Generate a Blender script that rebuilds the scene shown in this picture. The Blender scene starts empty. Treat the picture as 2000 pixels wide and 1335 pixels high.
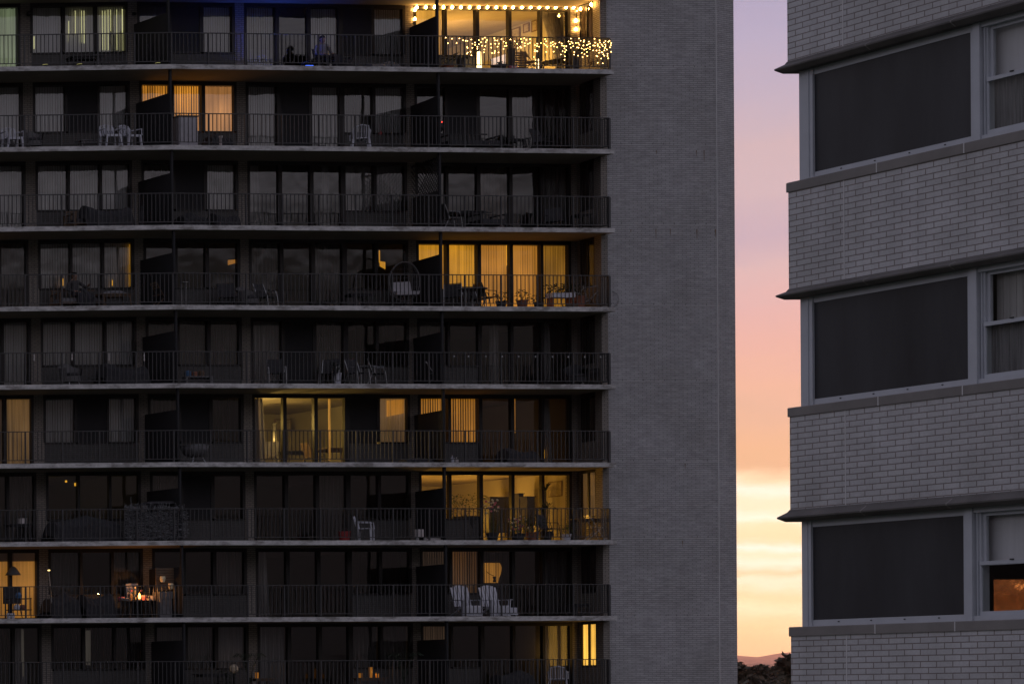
import bpy, math, random
from mathutils import Vector, Matrix
random.seed(7)
S = bpy.context.scene
COL = S.collection
R = math.radians

# ------------------------------------------------------------------ camera maths
# The photograph is perspective-corrected: image plane parallel to the tower front, principal point far off frame.
F, PX, PY, RHO, CZ = 5460.0, -3000.0, 1381.0, -0.006, 14.0
CR, SR = math.cos(RHO), math.sin(RHO)
def ray(px, py):
    du, dv = px - PX, PY - py
    return (du * CR - dv * SR) / F, (du * SR + dv * CR) / F      # X and Z per metre of Y
def zat(px, py, Y):
    return CZ + ray(px, py)[1] * Y
def xy(px, py, Y):
    return Vector((ray(px, py)[0] * Y, Y))
def hit(px, py, P, d):
    rx = ray(px, py)[0]
    # P + t d = s (rx, 1)
    t = (P.x - rx * P.y) / (rx * d.y - d.x)
    return P + d * t

# ------------------------------------------------------------------ mesh builder
class MB:
    def __init__(s): s.v, s.f, s.m = [], [], []
    def quad(s, pts, m=0):
        i = len(s.v); s.v += [tuple(p) for p in pts]; s.f.append(tuple(range(i, i + len(pts)))); s.m.append(m); return s
    def hexa(s, b, t, m=0):
        i = len(s.v); n = len(b); s.v += [tuple(p) for p in b] + [tuple(p) for p in t]
        s.f.append(tuple(i + k for k in range(n - 1, -1, -1))); s.f.append(tuple(i + n + k for k in range(n)))
        for k in range(n):
            k2 = (k + 1) % n; s.f.append((i + k, i + k2, i + n + k2, i + n + k))
        s.m += [m] * (n + 2); return s
    def box(s, x0, x1, y0, y1, z0, z1, m=0):
        return s.hexa([(x0, y0, z0), (x1, y0, z0), (x1, y1, z0), (x0, y1, z0)], [(x0, y0, z1), (x1, y0, z1), (x1, y1, z1), (x0, y1, z1)], m)
    def prism(s, poly, z0, z1, m=0):
        return s.hexa([(p[0], p[1], z0) for p in poly], [(p[0], p[1], z1) for p in poly], m)
    def wall(s, a, b, n, d0, d1, z0, z1, m=0):
        return s.prism([a + n * d0, b + n * d0, b + n * d1, a + n * d1], z0, z1, m)
    def tube(s, pts, r, seg=6, m=0, closed=False):
        pts = [Vector(p) for p in pts]; rings = []; N = len(pts)
        rr = r if isinstance(r, (list, tuple)) else [r] * N
        for k, p in enumerate(pts):
            if closed: t = pts[(k + 1) % N] - pts[k - 1]
            else: t = pts[min(k + 1, N - 1)] - pts[max(k - 1, 0)]
            t.normalize()
            up = Vector((0, 0, 1)) if abs(t.z) < .9 else Vector((1, 0, 0))
            a = t.cross(up).normalized(); b = t.cross(a)
            i = len(s.v); rings.append(i)
            for q in range(seg):
                an = 2 * math.pi * q / seg; s.v.append(tuple(p + (a * math.cos(an) + b * math.sin(an)) * rr[k]))
        for k in range(N if closed else N - 1):
            i, j = rings[k], rings[(k + 1) % N]
            for q in range(seg):
                q2 = (q + 1) % seg; s.f.append((i + q, i + q2, j + q2, j + q)); s.m.append(m)
        if not closed:
            s.f.append(tuple(rings[0] + q for q in range(seg - 1, -1, -1))); s.f.append(tuple(rings[-1] + q for q in range(seg))); s.m += [m, m]
        return s
    def lathe(s, prof, c=(0, 0, 0), seg=12, m=0, sx=1, sy=1):
        i0 = len(s.v)
        for r, z in prof:
            for q in range(seg):
                an = 2 * math.pi * q / seg; s.v.append((c[0] + r * sx * math.cos(an), c[1] + r * sy * math.sin(an), c[2] + z))
        for k in range(len(prof) - 1):
            for q in range(seg):
                q2 = (q + 1) % seg; a = i0 + k * seg; b = a + seg
                s.f.append((a + q, a + q2, b + q2, b + q)); s.m.append(m)
        s.f.append(tuple(i0 + q for q in range(seg - 1, -1, -1))); e = i0 + (len(prof) - 1) * seg
        s.f.append(tuple(e + q for q in range(seg))); s.m += [m, m]
        return s
    def ball(s, c, r, seg=10, rings=6, m=0, sz=1):
        return s.lathe([(max(1e-3, r * math.sin(math.pi * k / rings)), -r * sz * math.cos(math.pi * k / rings)) for k in range(rings + 1)], c, seg, m)
    def leaf(s, p, d, L, w, m=0, bend=.3):
        p = Vector(p); d = Vector(d).normalized(); up = Vector((0, 0, 1)) if abs(d.z) < .95 else Vector((1, 0, 0))
        a = d.cross(up).normalized() * w; mid = p + d * L * .5 + Vector((0, 0, L * .08)); tip = p + d * L - Vector((0, 0, L * bend))
        return s.quad([p, mid + a, tip, mid - a], m)
    def build(s, name, mats, parent=None, uv=False, smooth=False):
        me = bpy.data.meshes.new(name); me.from_pydata(s.v, [], s.f)
        for mt in (mats if isinstance(mats, (list, tuple)) else [mats]): me.materials.append(mt)
        if any(s.m): me.polygons.foreach_set('material_index', s.m)
        me.validate(); me.update()
        if uv:
            L = me.uv_layers.new(name='UVMap')
            for p in me.polygons:
                n = p.normal
                if abs(n.z) > .7: t, b = Vector((1, 0, 0)), Vector((0, 1, 0))
                else: t = Vector((0, 0, 1)).cross(n).normalized(); b = Vector((0, 0, 1))
                for li in p.loop_indices:
                    co = me.vertices[me.loops[li].vertex_index].co; L.data[li].uv = (co.dot(t), co.dot(b))
        if smooth: me.polygons.foreach_set('use_smooth', [True] * len(me.polygons))
        o = bpy.data.objects.new(name, me); COL.objects.link(o)
        if parent: o.parent = parent
        return o
def tag(o, label=None, cat=None, group=None, kind=None):
    if label: o['label'] = label
    if cat: o['category'] = cat
    if group: o['group'] = group
    if kind: o['kind'] = kind
    return o
def thing(name, label, cat, loc=(0, 0, 0), rz=0, group=None):
    o = bpy.data.objects.new(name, None); COL.objects.link(o); o.location = loc; o.rotation_euler = (0, 0, rz)
    o.empty_display_size = .2
    return tag(o, label, cat, group)
def copy_tree(src, loc, rz, label, group=None, parent=None, name=None):
    c = src.copy(); COL.objects.link(c)
    if parent is None:
        c.location = loc; c.rotation_euler = (0, 0, rz); c['label'] = label
        if group: c['group'] = group
    else: c.parent = parent
    for ch in list(src.children): copy_tree(ch, None, None, None, None, c)
    return c

# ------------------------------------------------------------------ materials
def s2l(c): return tuple((x / 255 / 12.92) if x / 255 <= .04045 else ((x / 255 + .055) / 1.055) ** 2.4 for x in c)
def node(nt, t, **kw):
    n = nt.nodes.new(t)
    for k, v in kw.items():
        if k == 'inp':
            for a, b in v.items(): n.inputs[a].default_value = b
        else: setattr(n, k, v)
    return n
def ramp(nt, stops, interp='LINEAR'):
    n = nt.nodes.new('ShaderNodeValToRGB'); e = n.color_ramp.elements; n.color_ramp.interpolation = interp
    while len(e) > 1: e.remove(e[-1])
    e[0].position = stops[0][0]; e[0].color = (*stops[0][1], 1)
    for p, c in stops[1:]:
        x = e.new(p); x.color = (*c, 1)
    return n
def mat(name, col, rough=.7, metal=0, var=.15, scale=6., coords='Object', bump=0, emit=None, es=0, stretch=(1, 1, 1), spec=.4):
    m = bpy.data.materials.new(name); m.use_nodes = True; nt = m.node_tree; L = nt.links
    b = nt.nodes['Principled BSDF']; b.inputs['Roughness'].default_value = rough; b.inputs['Metallic'].default_value = metal
    b.inputs['Specular IOR Level'].default_value = spec
    tc = node(nt, 'ShaderNodeTexCoord'); mp = node(nt, 'ShaderNodeMapping'); mp.inputs['Scale'].default_value = stretch
    L.new(tc.outputs[coords], mp.inputs['Vector'])
    nz = node(nt, 'ShaderNodeTexNoise', inp={'Scale': scale, 'Detail': 5., 'Roughness': .6}); L.new(mp.outputs[0], nz.inputs['Vector'])
    lo = tuple(max(0, c * (1 - var)) for c in col); hi = tuple(min(1, c * (1 + var)) for c in col)
    rp = ramp(nt, [(.3, lo), (.7, hi)]); L.new(nz.outputs['Fac'], rp.inputs['Fac']); L.new(rp.outputs['Color'], b.inputs['Base Color'])
    if bump:
        bp = node(nt, 'ShaderNodeBump', inp={'Strength': bump, 'Distance': .01}); L.new(nz.outputs['Fac'], bp.inputs['Height']); L.new(bp.outputs[0], b.inputs['Normal'])
    if emit:
        b.inputs['Emission Strength'].default_value = es
        lo = tuple(c * (1 - var) for c in emit); hi = tuple(c * (1 + var) for c in emit)
        r2 = ramp(nt, [(.3, lo), (.7, hi)]); L.new(nz.outputs['Fac'], r2.inputs['Fac']); L.new(r2.outputs['Color'], b.inputs['Emission Color'])
    return m
def brick_mat(name, c1, c2, mortar, bw, rh, ms, gloss=.6, bump=.3, dirt=.25, patch=.5, bias=0., course=0., grain=0., streak=None):
    m = bpy.data.materials.new(name); m.use_nodes = True; nt = m.node_tree; L = nt.links; b = nt.nodes['Principled BSDF']
    b.inputs['Roughness'].default_value = gloss
    tc = node(nt, 'ShaderNodeTexCoord')
    br = node(nt, 'ShaderNodeTexBrick', inp={'Color1': (*c1, 1), 'Color2': (*c2, 1), 'Mortar': (*mortar, 1), 'Scale': 1., 'Mortar Size': ms, 'Mortar Smooth': .1, 'Bias': bias, 'Brick Width': bw, 'Row Height': rh})
    L.new(tc.outputs['UV'], br.inputs['Vector'])
    n1 = node(nt, 'ShaderNodeTexNoise', inp={'Scale': patch, 'Detail': 6., 'Roughness': .65}); L.new(tc.outputs['UV'], n1.inputs['Vector'])
    mp = node(nt, 'ShaderNodeMapping'); mp.inputs['Scale'].default_value = (3.5, .35, 1); L.new(tc.outputs['UV'], mp.inputs['Vector'])
    n2 = node(nt, 'ShaderNodeTexNoise', inp={'Scale': 1., 'Detail': 5., 'Roughness': .6}); L.new(mp.outputs[0], n2.inputs['Vector'])
    r1 = ramp(nt, [(.35, (1 - dirt, 1 - dirt, 1 - dirt * 1.1)), (.65, (1, 1, 1))]); L.new(n1.outputs['Fac'], r1.inputs['Fac'])
    r2 = ramp(nt, [(.35, (1 - (dirt * .6 if streak is None else streak),) * 3), (.6, (1, 1, 1))]); L.new(n2.outputs['Fac'], r2.inputs['Fac'])
    m1 = node(nt, 'ShaderNodeMix', data_type='RGBA', blend_type='MULTIPLY'); m1.inputs[0].default_value = 1
    L.new(br.outputs['Color'], m1.inputs[6]); L.new(r1.outputs['Color'], m1.inputs[7])
    m2 = node(nt, 'ShaderNodeMix', data_type='RGBA', blend_type='MULTIPLY'); m2.inputs[0].default_value = 1
    L.new(m1.outputs[2], m2.inputs[6]); L.new(r2.outputs['Color'], m2.inputs[7]); L.new(m2.outputs[2], b.inputs['Base Color'])
    if course or grain:
        for sc_, k_, th in (((1.7, 9.5, 1), course, .5), ((5., 5., 1), course * .6, .52), ((38, 38, 1), grain, .5)):
            if not k_: continue
            mq = node(nt, 'ShaderNodeMapping'); mq.inputs['Scale'].default_value = sc_; L.new(tc.outputs['UV'], mq.inputs['Vector'])
            nq = node(nt, 'ShaderNodeTexNoise', inp={'Scale': 1., 'Detail': 3., 'Roughness': .6}); L.new(mq.outputs[0], nq.inputs['Vector'])
            rq = ramp(nt, [(th - .16, (1 - k_,) * 3), (th + .06, (1, 1, 1)), (th + .22, (1 + k_ * .45,) * 3)]); L.new(nq.outputs['Fac'], rq.inputs['Fac'])
            mk = node(nt, 'ShaderNodeMix', data_type='RGBA', blend_type='MULTIPLY'); mk.inputs[0].default_value = 1
            L.new(b.inputs['Base Color'].links[0].from_socket, mk.inputs[6]); L.new(rq.outputs['Color'], mk.inputs[7]); L.new(mk.outputs[2], b.inputs['Base Color'])
    n3 = node(nt, 'ShaderNodeTexNoise', inp={'Scale': 60., 'Detail': 3.}); L.new(tc.outputs['UV'], n3.inputs['Vector'])
    ma = node(nt, 'ShaderNodeMath', operation='MULTIPLY_ADD'); L.new(n3.outputs['Fac'], ma.inputs[0]); ma.inputs[1].default_value = .35
    iv = node(nt, 'ShaderNodeMath', operation='SUBTRACT'); iv.inputs[0].default_value = 1; L.new(br.outputs['Fac'], iv.inputs[1]); L.new(iv.outputs[0], ma.inputs[2])
    bp = node(nt, 'ShaderNodeBump', inp={'Strength': bump, 'Distance': .006}); L.new(ma.outputs[0], bp.inputs['Height']); L.new(bp.outputs[0], b.inputs['Normal'])
    return m
def glass_mat(name, ior=1.9, tint=(.9, .92, .9), rough=.02):
    m = bpy.data.materials.new(name); m.use_nodes = True; nt = m.node_tree; L = nt.links; nt.nodes.remove(nt.nodes['Principled BSDF'])
    o = nt.nodes['Material Output']; t = node(nt, 'ShaderNodeBsdfTransparent', inp={'Color': (*tint, 1)}); g = node(nt, 'ShaderNodeBsdfGlossy', inp={'Color': (1, 1, 1, 1), 'Roughness': rough})
    fr = node(nt, 'ShaderNodeFresnel', inp={'IOR': ior}); mx = node(nt, 'ShaderNodeMixShader')
    tc = node(nt, 'ShaderNodeTexCoord'); nz = node(nt, 'ShaderNodeTexNoise', inp={'Scale': .9, 'Detail': 2.}); L.new(tc.outputs['Object'], nz.inputs['Vector'])
    bp = node(nt, 'ShaderNodeBump', inp={'Strength': .3, 'Distance': .03}); L.new(nz.outputs['Fac'], bp.inputs['Height']); L.new(bp.outputs[0], g.inputs['Normal'])
    L.new(fr.outputs[0], mx.inputs[0]); L.new(t.outputs[0], mx.inputs[1]); L.new(g.outputs[0], mx.inputs[2]); L.new(mx.outputs[0], o.inputs['Surface'])
    return m
def cloth_mat(name, col, trans=.25, var=.15, stripe=30., emit=None, es=0.):
    """cloth or slats hanging in a window: vertical streaks; lit ones emit the light of a lamp-lit room behind"""
    m = mat(name, col, .85, 0, var, 1., 'Object', emit=emit, es=es, stretch=(stripe, stripe, .25))
    return m
def emis(name, col, strength): return mat(name, tuple(min(1, c) for c in col), .5, 0, .02, 2., emit=col, es=strength)

M = {}
M['tower_brick'] = brick_mat('tower_painted_brick', (.475, .463, .472), (.41, .4, .41), (.255, .25, .255), .3, .0677, .011, .75, .15, .2, .45, course=.16, streak=.05)
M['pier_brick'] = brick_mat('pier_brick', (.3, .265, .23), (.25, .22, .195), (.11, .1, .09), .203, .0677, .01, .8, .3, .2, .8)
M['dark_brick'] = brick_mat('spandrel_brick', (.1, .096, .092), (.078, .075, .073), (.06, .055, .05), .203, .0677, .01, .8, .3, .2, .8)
M['glazed_brick'] = brick_mat('pale_glazed_brick', (.55, .55, .57), (.495, .492, .512), (.225, .195, .185), .203, .0677, .0065, .5, .5, .2, .9, course=.06, grain=.1)
def concrete():
    m = mat('balcony_concrete', (.5, .49, .48), .85, 0, .12, 9., bump=.15); nt = m.node_tree; L = nt.links; b = nt.nodes['Principled BSDF']
    tc = node(nt, 'ShaderNodeTexCoord'); mp = node(nt, 'ShaderNodeMapping'); mp.inputs['Scale'].default_value = (1.1, 1.1, 3); L.new(tc.outputs['Object'], mp.inputs['Vector'])
    n = node(nt, 'ShaderNodeTexNoise', inp={'Scale': 1.3, 'Detail': 9., 'Roughness': .75}); L.new(mp.outputs[0], n.inputs['Vector'])
    r = ramp(nt, [(.4, (.45, .43, .41)), (.5, (.88, .87, .87)), (.62, (1.15, 1.13, 1.13))]); L.new(n.outputs['Fac'], r.inputs['Fac'])
    mx = node(nt, 'ShaderNodeMix', data_type='RGBA', blend_type='MULTIPLY'); mx.inputs[0].default_value = 1
    src = b.inputs['Base Color'].links[0].from_socket; L.new(src, mx.inputs[6]); L.new(r.outputs['Color'], mx.inputs[7]); L.new(mx.outputs[2], b.inputs['Base Color'])
    return m
M['concrete'] = concrete()
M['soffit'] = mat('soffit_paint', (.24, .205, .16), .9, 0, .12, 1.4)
M['room_paint'] = mat('room_paint', (.36, .33, .27), .9, 0, .05, 1.)
M['room_floor'] = mat('room_floor', (.16, .11, .07), .6, 0, .2, 3.)
M['bronze'] = mat('dark_bronze_frame', (.018, .016, .015), .45, .3, .2, 10.)
M['rail'] = mat('dark_painted_steel', (.055, .053, .054), .5, .2, .2, 12.)
M['glass'] = glass_mat('window_glass', 1.9); M['sash_glass'] = glass_mat('sash_glass', 1.16)
M['floor_tile'] = mat('balcony_floor', (.1, .095, .09), .85, 0, .2, 2.)
M['screen'] = mat('insect_screen', (.022, .022, .024), .9, 0, .1, 8.)
M['divider'] = mat('divider_board', (.016, .016, .018), .8, 0, .15, 4.)
M['lattice'] = mat('lattice_wood', (.035, .032, .03), .8, 0, .2, 9.)
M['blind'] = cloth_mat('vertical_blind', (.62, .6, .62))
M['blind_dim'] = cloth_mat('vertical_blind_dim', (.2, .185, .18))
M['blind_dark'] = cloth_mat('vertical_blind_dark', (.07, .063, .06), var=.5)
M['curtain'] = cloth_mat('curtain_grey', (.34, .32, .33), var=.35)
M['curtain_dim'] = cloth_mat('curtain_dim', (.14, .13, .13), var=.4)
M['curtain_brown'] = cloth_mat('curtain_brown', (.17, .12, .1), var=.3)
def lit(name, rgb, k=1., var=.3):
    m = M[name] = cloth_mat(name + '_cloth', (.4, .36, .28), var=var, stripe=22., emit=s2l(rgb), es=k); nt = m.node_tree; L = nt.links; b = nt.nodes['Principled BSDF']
    # uneven light of a lamp behind, put into the cloth's own glow
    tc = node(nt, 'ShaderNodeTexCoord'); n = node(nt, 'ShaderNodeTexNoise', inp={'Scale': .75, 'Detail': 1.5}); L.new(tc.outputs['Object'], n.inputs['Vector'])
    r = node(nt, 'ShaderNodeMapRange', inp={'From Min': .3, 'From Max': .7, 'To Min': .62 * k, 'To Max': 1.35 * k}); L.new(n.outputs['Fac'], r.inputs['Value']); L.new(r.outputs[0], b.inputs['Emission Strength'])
lit('lit_gold', (188, 128, 30), 1., .28); lit('lit_gold2', (172, 112, 38), 1., .2); lit('lit_gold3', (140, 95, 28), 1., .45)
lit('lit_orange', (196, 126, 40), 1., .7); lit('lit_peach', (74, 53, 28), 1., .5); lit('lit_rose', (146, 98, 54), 1., .4); lit('lit_amber', (138, 88, 24), 1., .45)
lit('lit_green', (80, 90, 70), 1., .4); lit('lit_dimorange', (72, 44, 18), 1., .4); lit('lit_brown', (36, 24, 13), 1., .7)
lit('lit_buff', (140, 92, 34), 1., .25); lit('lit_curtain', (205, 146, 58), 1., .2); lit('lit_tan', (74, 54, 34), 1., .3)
lit('lit_stripes', (58, 34, 10), 1., .9); lit('lit_grey', (40, 37, 34), 1., .4); lit('lit_bright', (236, 178, 76), 1.15, .25)
M['gap_white'] = emis('bright_gap', s2l((200, 196, 140)), 1.); M['gap_gold'] = emis('gold_gap', s2l((236, 170, 50)), 1.)
M['white_plastic'] = mat('white_plastic', (.55, .55, .6), .45, 0, .06, 5.)
M['grey_metal'] = mat('grey_metal_tube', (.34, .34, .34), .35, .7, .15, 9.)
M['black_metal'] = mat('black_metal', (.02, .02, .02), .5, .3, .2, 9.)
M['wood'] = mat('brown_wood', (.12, .075, .045), .6, 0, .35, 5., stretch=(1, 6, 6))
M['dark_cloth'] = mat('dark_cloth', (.035, .034, .037), .9, 0, .3, 5., bump=.2)
M['grey_cloth'] = mat('grey_cloth', (.16, .155, .16), .9, 0, .2, 6., bump=.2)
M['cushion'] = mat('pale_cushion', (.42, .4, .42), .9, 0, .1, 6.)
M['wicker'] = mat('grey_wicker', (.12, .115, .115), .7, 0, .5, 60., bump=.4)
M['leaf'] = mat('plant_leaf', (.05, .085, .03), .6, 0, .5, 12.); M['leaf_dark'] = mat('dark_plant_leaf', (.02, .035, .018), .6, 0, .5, 12.)
M['pot'] = mat('dark_pot', (.03, .028, .028), .7, 0, .2, 8.); M['terracotta'] = mat('terracotta', (.25, .1, .06), .8, 0, .2, 8.)
M['white_pot'] = mat('white_pot', (.6, .6, .66), .5, 0, .1, 8.); M['soil'] = mat('soil', (.03, .022, .016), .95, 0, .3, 20.)
M['pink_flower'] = mat('pink_petal', (.55, .16, .2), .7, 0, .3, 14.); M['cream_flower'] = mat('cream_petal', (.65, .55, .35), .7, 0, .2, 14.)
M['red'] = mat('red_plastic', (.3, .03, .03), .5, 0, .1, 6.); M['blue_plastic'] = mat('blue_plastic', (.05, .12, .24), .5, 0, .1, 6.)
M['paper'] = mat('pale_card', (.55, .5, .48), .8, 0, .08, 6.); M['skin'] = mat('skin', (.3, .18, .13), .6, 0, .1, 8.)
M['hair'] = mat('dark_hair', (.012, .01, .01), .6, 0, .3, 40.); M['shirt_grey'] = mat('grey_shirt', (.16, .15, .17), .9, 0, .15, 9.)
M['shirt_dark'] = mat('dark_shirt', (.05, .048, .05), .9, 0, .15, 9.); M['trousers'] = mat('dark_trousers', (.04, .038, .045), .9, 0, .15, 9.)
M['picture'] = mat('faded_print', (.3, .26, .2), .7, 0, .4, 5.)
M['rope'] = mat('grey_net', (.15, .15, .155), .9, 0, .5, 25.)
M['rust'] = mat('rust_stain', (.16, .1, .055), .95, 0, .3, 14.)
M['joint'] = mat('pale_sealant', (.55, .54, .54), .8, 0, .08, 9.); M['weep'] = mat('weep_slot', (.09, .085, .085), .9)
M['bulb'] = emis('warm_bulb', (1., .5, .12), 110.); M['fairy'] = emis('fairy_bulb', (1., .58, .17), 17.)
M['bead'] = mat('unlit_glass_bulb', (.3, .3, .29), .2, 0, .05, 5., spec=.8)
M['blue_led'] = emis('blue_led', (.05, .16, 1.), 1.6); M['blue_lens'] = emis('blue_lens', (.03, .1, 1.), 230.); M['red_led'] = emis('red_led', (1., .04, .02), 2.5)
M['flame'] = emis('flame', (1., .42, .07), 9.); M['lamp_white'] = emis('lamp_white', (1., .7, .3), 4.)
M['deck_light'] = emis('deck_light', s2l((150, 145, 90)), 1.); M['tv'] = emis('tv_glow', s2l((225, 205, 195)), 1.)
M['tip'] = emis('warm_tip', (1., .7, .25), 2.2); M['candle'] = emis('candle_jar', s2l((190, 120, 40)), .3)

# ------------------------------------------------------------------ tower layout
A, Bt = .0753, .04                       # the front bends at the first party wall: one wing turns away by A, the other by Bt
dr, dl = Vector((math.cos(A), math.sin(A))), Vector((math.cos(Bt), -math.sin(Bt)))
nr, nl = Vector((-math.sin(A), math.cos(A))), Vector((math.sin(Bt), math.cos(Bt)))
Y0, DEP = 95.0, 1.85
FB = xy(341, 760, Y0)                    # bend of the slab edge
WB = xy(279, 760, Y0 + DEP)              # bend of the window wall, on the party line
def fas(px, py=760):
    p = hit(px, py, FB, dr)
    if (p - FB).dot(dr) >= 0: return p, nr
    return hit(px, py, FB, dl), nl
def win(px, py=760):
    p = hit(px, py, WB, dr)
    if (p - WB).dot(dr) >= 0: return p, nr
    return hit(px, py, WB, dl), nl
SY = [-23, 134.5, 292, 448, 604, 757, 911, 1064, 1214, 1362]
zs = [zat(341, y, Y0) for y in SY]       # underside of each slab
zs = zs + [zs[-1] - 2.6]
zs_top0 = zs[0] + 2.7
TH = .157
def floor_z(r): return zs[r] + TH
def ceil_z(r): return zs[r - 1] if r > 0 else zs_top0
def ymid(r): return (SY[max(0, r - 1)] + SY[min(r, 9)]) / 2 + (150 if r == 10 else 0) - (150 if r == 0 else 0)
def lean(x): return 5.5 - .0045 * x
def sx(x, r): return x + (min(max(r, 0), 10) - 5) * lean(x)
def wpt(px, r):                          # reference px (fifth row) -> point on the window wall of row r
    return win(sx(px, r), ymid(r))
def on_floor(row, px, d=.6, h=0.):       # point on a balcony floor seen at image px, d metres behind the slab edge
    y = SY[row] - 12
    p, n = fas(px, y); q = hit(px, y, p + n * d, dr if n is nr else dl)
    return Vector((q.x, q.y, floor_z(row) + h))
def hgt(row, px, py, d=.6):              # height above that floor of an image point
    q = on_floor(row, px, d); return zat(px, py, q.y) - floor_z(row)

tower = thing('apartment_tower', 'tall pale brick apartment tower with stacked concrete balconies and lit windows', 'building', (FB.x, FB.y, 0))
def tpart(mb, name, mats, parent=None, uv=False, smooth=False):
    o = mb.build(name, mats, None, uv, smooth); p = parent or tower; o.parent = p
    o.matrix_parent_inverse = Matrix.Translation(-tower.location)
    return o
# children of parts of the tower need no inverse: parts sit with an inverse of the tower's own offset
def tsub(mb, name, mats, parent, uv=False, smooth=False):
    o = mb.build(name, mats, None, uv, smooth); o.parent = parent
    return o

# balcony slabs
Lf, _ = fas(-170); Re, _ = fas(1203)
for k in range(0, 11):
    mb = MB(); z = zs[k]
    poly = [Lf, FB, Re, Re + nr * .9, Re + nr * 8.6 + dr * 1.5, Vector((FB.x, FB.y + 8.6)), Lf + nl * 8.6]
    i = len(mb.v); mb.prism(poly, z, z + TH)
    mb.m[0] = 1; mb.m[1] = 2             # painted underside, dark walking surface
    tpart(mb, 'balcony_slab', [M['concrete'], M['soffit'], M['floor_tile']])
mb = MB(); mb.prism([Lf, FB, Re, Re + nr * 8.6 + dr * 1.5, Lf + nl * 8.6], zs_top0, zs_top0 + TH); tpart(mb, 'roof_slab', M['concrete'])

# pale brick end wall (with a slightly turned outer strip), standing 0.45 m behind the slab edge
C1 = fas(1176, 760)[0] + nr * .42; C1 = hit(1176, 760, C1, dr)
C2 = hit(1402.5, 760, C1, dr)
a2 = A + .3; d2 = Vector((math.cos(a2), math.sin(a2))); C3 = hit(1437, 760, C2, d2)
ZT = zs_top0 + 1.5
rw0 = win(1124, 760)[0]                  # foot of the return wall at the window wall
mb = MB(); mb.prism([C1, C2, C3, C3 + Vector((.6, 9)), rw0 + Vector((.6, 8)), rw0 + dr * .34], 0, ZT)
tpart(mb, 'end_wall', M['tower_brick'], uv=True)
mb = MB(); mb.wall(C2 - dr * .012, C2 + dr * .012, nr, -.008, .05, 0, ZT); tpart(mb, 'sealant_joint', M['joint'])
for k, y in enumerate([142, 293, 447, 603, 750, 905, 1053, 1205]):
    z = zat(1290, y, C1.y + 1); mb = MB(); mb.wall(C1 + dr * .05, C2 - dr * .04, nr, -.006, .05, z, z + .014); tpart(mb, 'shelf_joint', M['joint'])
    mb = MB(); q = C1 + dr * .35
    while (C2 - q).dot(dr) > .15:
        if random.random() < .75: mb.wall(q, q + dr * .014, nr, -.005, .03, z + .02, z + .075)
        q = q + dr * .39
    tpart(mb, 'weep_holes', M['weep'])
for px, y, h, w in [(1375, 293, 24, 1.2), (1360, 294, 12, 1), (1281, 447, 22, 1), (1309, 447, 14, 1), (1361, 448, 20, 1.3), (1397, 448, 15, 1.6), (1282, 294, 8, 1), (1232, 448, 7, 1), (1338, 905, 10, 1), (1333, 1055, 12, 1)]:
    p = hit(px, y, C1, dr); w *= .014; zt = zat(px, y, p.y); zb = zat(px, y + h, p.y)
    mb = MB(); a, b = p - dr * w, p + dr * w; c = p + dr * w * .3; f = -.004
    mb.hexa([(a + nr * f).to_3d() + Vector((0, 0, zt)), (b + nr * f).to_3d() + Vector((0, 0, zt)), (b + nr * .02).to_3d() + Vector((0, 0, zt)), (a + nr * .02).to_3d() + Vector((0, 0, zt))],
            [(c - dr * .003 + nr * f).to_3d() + Vector((0, 0, zb)), (c + nr * f).to_3d() + Vector((0, 0, zb)), (c + nr * .02).to_3d() + Vector((0, 0, zb)), (c - dr * .003 + nr * .02).to_3d() + Vector((0, 0, zb))])
    tpart(mb, 'rust_streak', M['rust'])

# base below and the hidden back
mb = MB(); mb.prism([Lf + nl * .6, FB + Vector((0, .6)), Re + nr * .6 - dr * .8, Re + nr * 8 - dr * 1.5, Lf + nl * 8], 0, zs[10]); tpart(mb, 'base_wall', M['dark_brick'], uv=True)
mb = MB(); mb.prism([Lf + nl * 8.4, Vector((FB.x, FB.y + 8.4)), Re + nr * 8.4 + dr * 1.6, Re + nr * 8.8 + dr * 1.6, Vector((FB.x, FB.y + 8.8)), Lf + nl * 8.8], 0, ZT); tpart(mb, 'back_wall', M['room_paint'])
mb = MB(); mb.wall(Lf, Lf + dl * .25, nl, .3, 8.6, 0, ZT); tpart(mb, 'side_wall', M['pier_brick'], uv=True)

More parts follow.
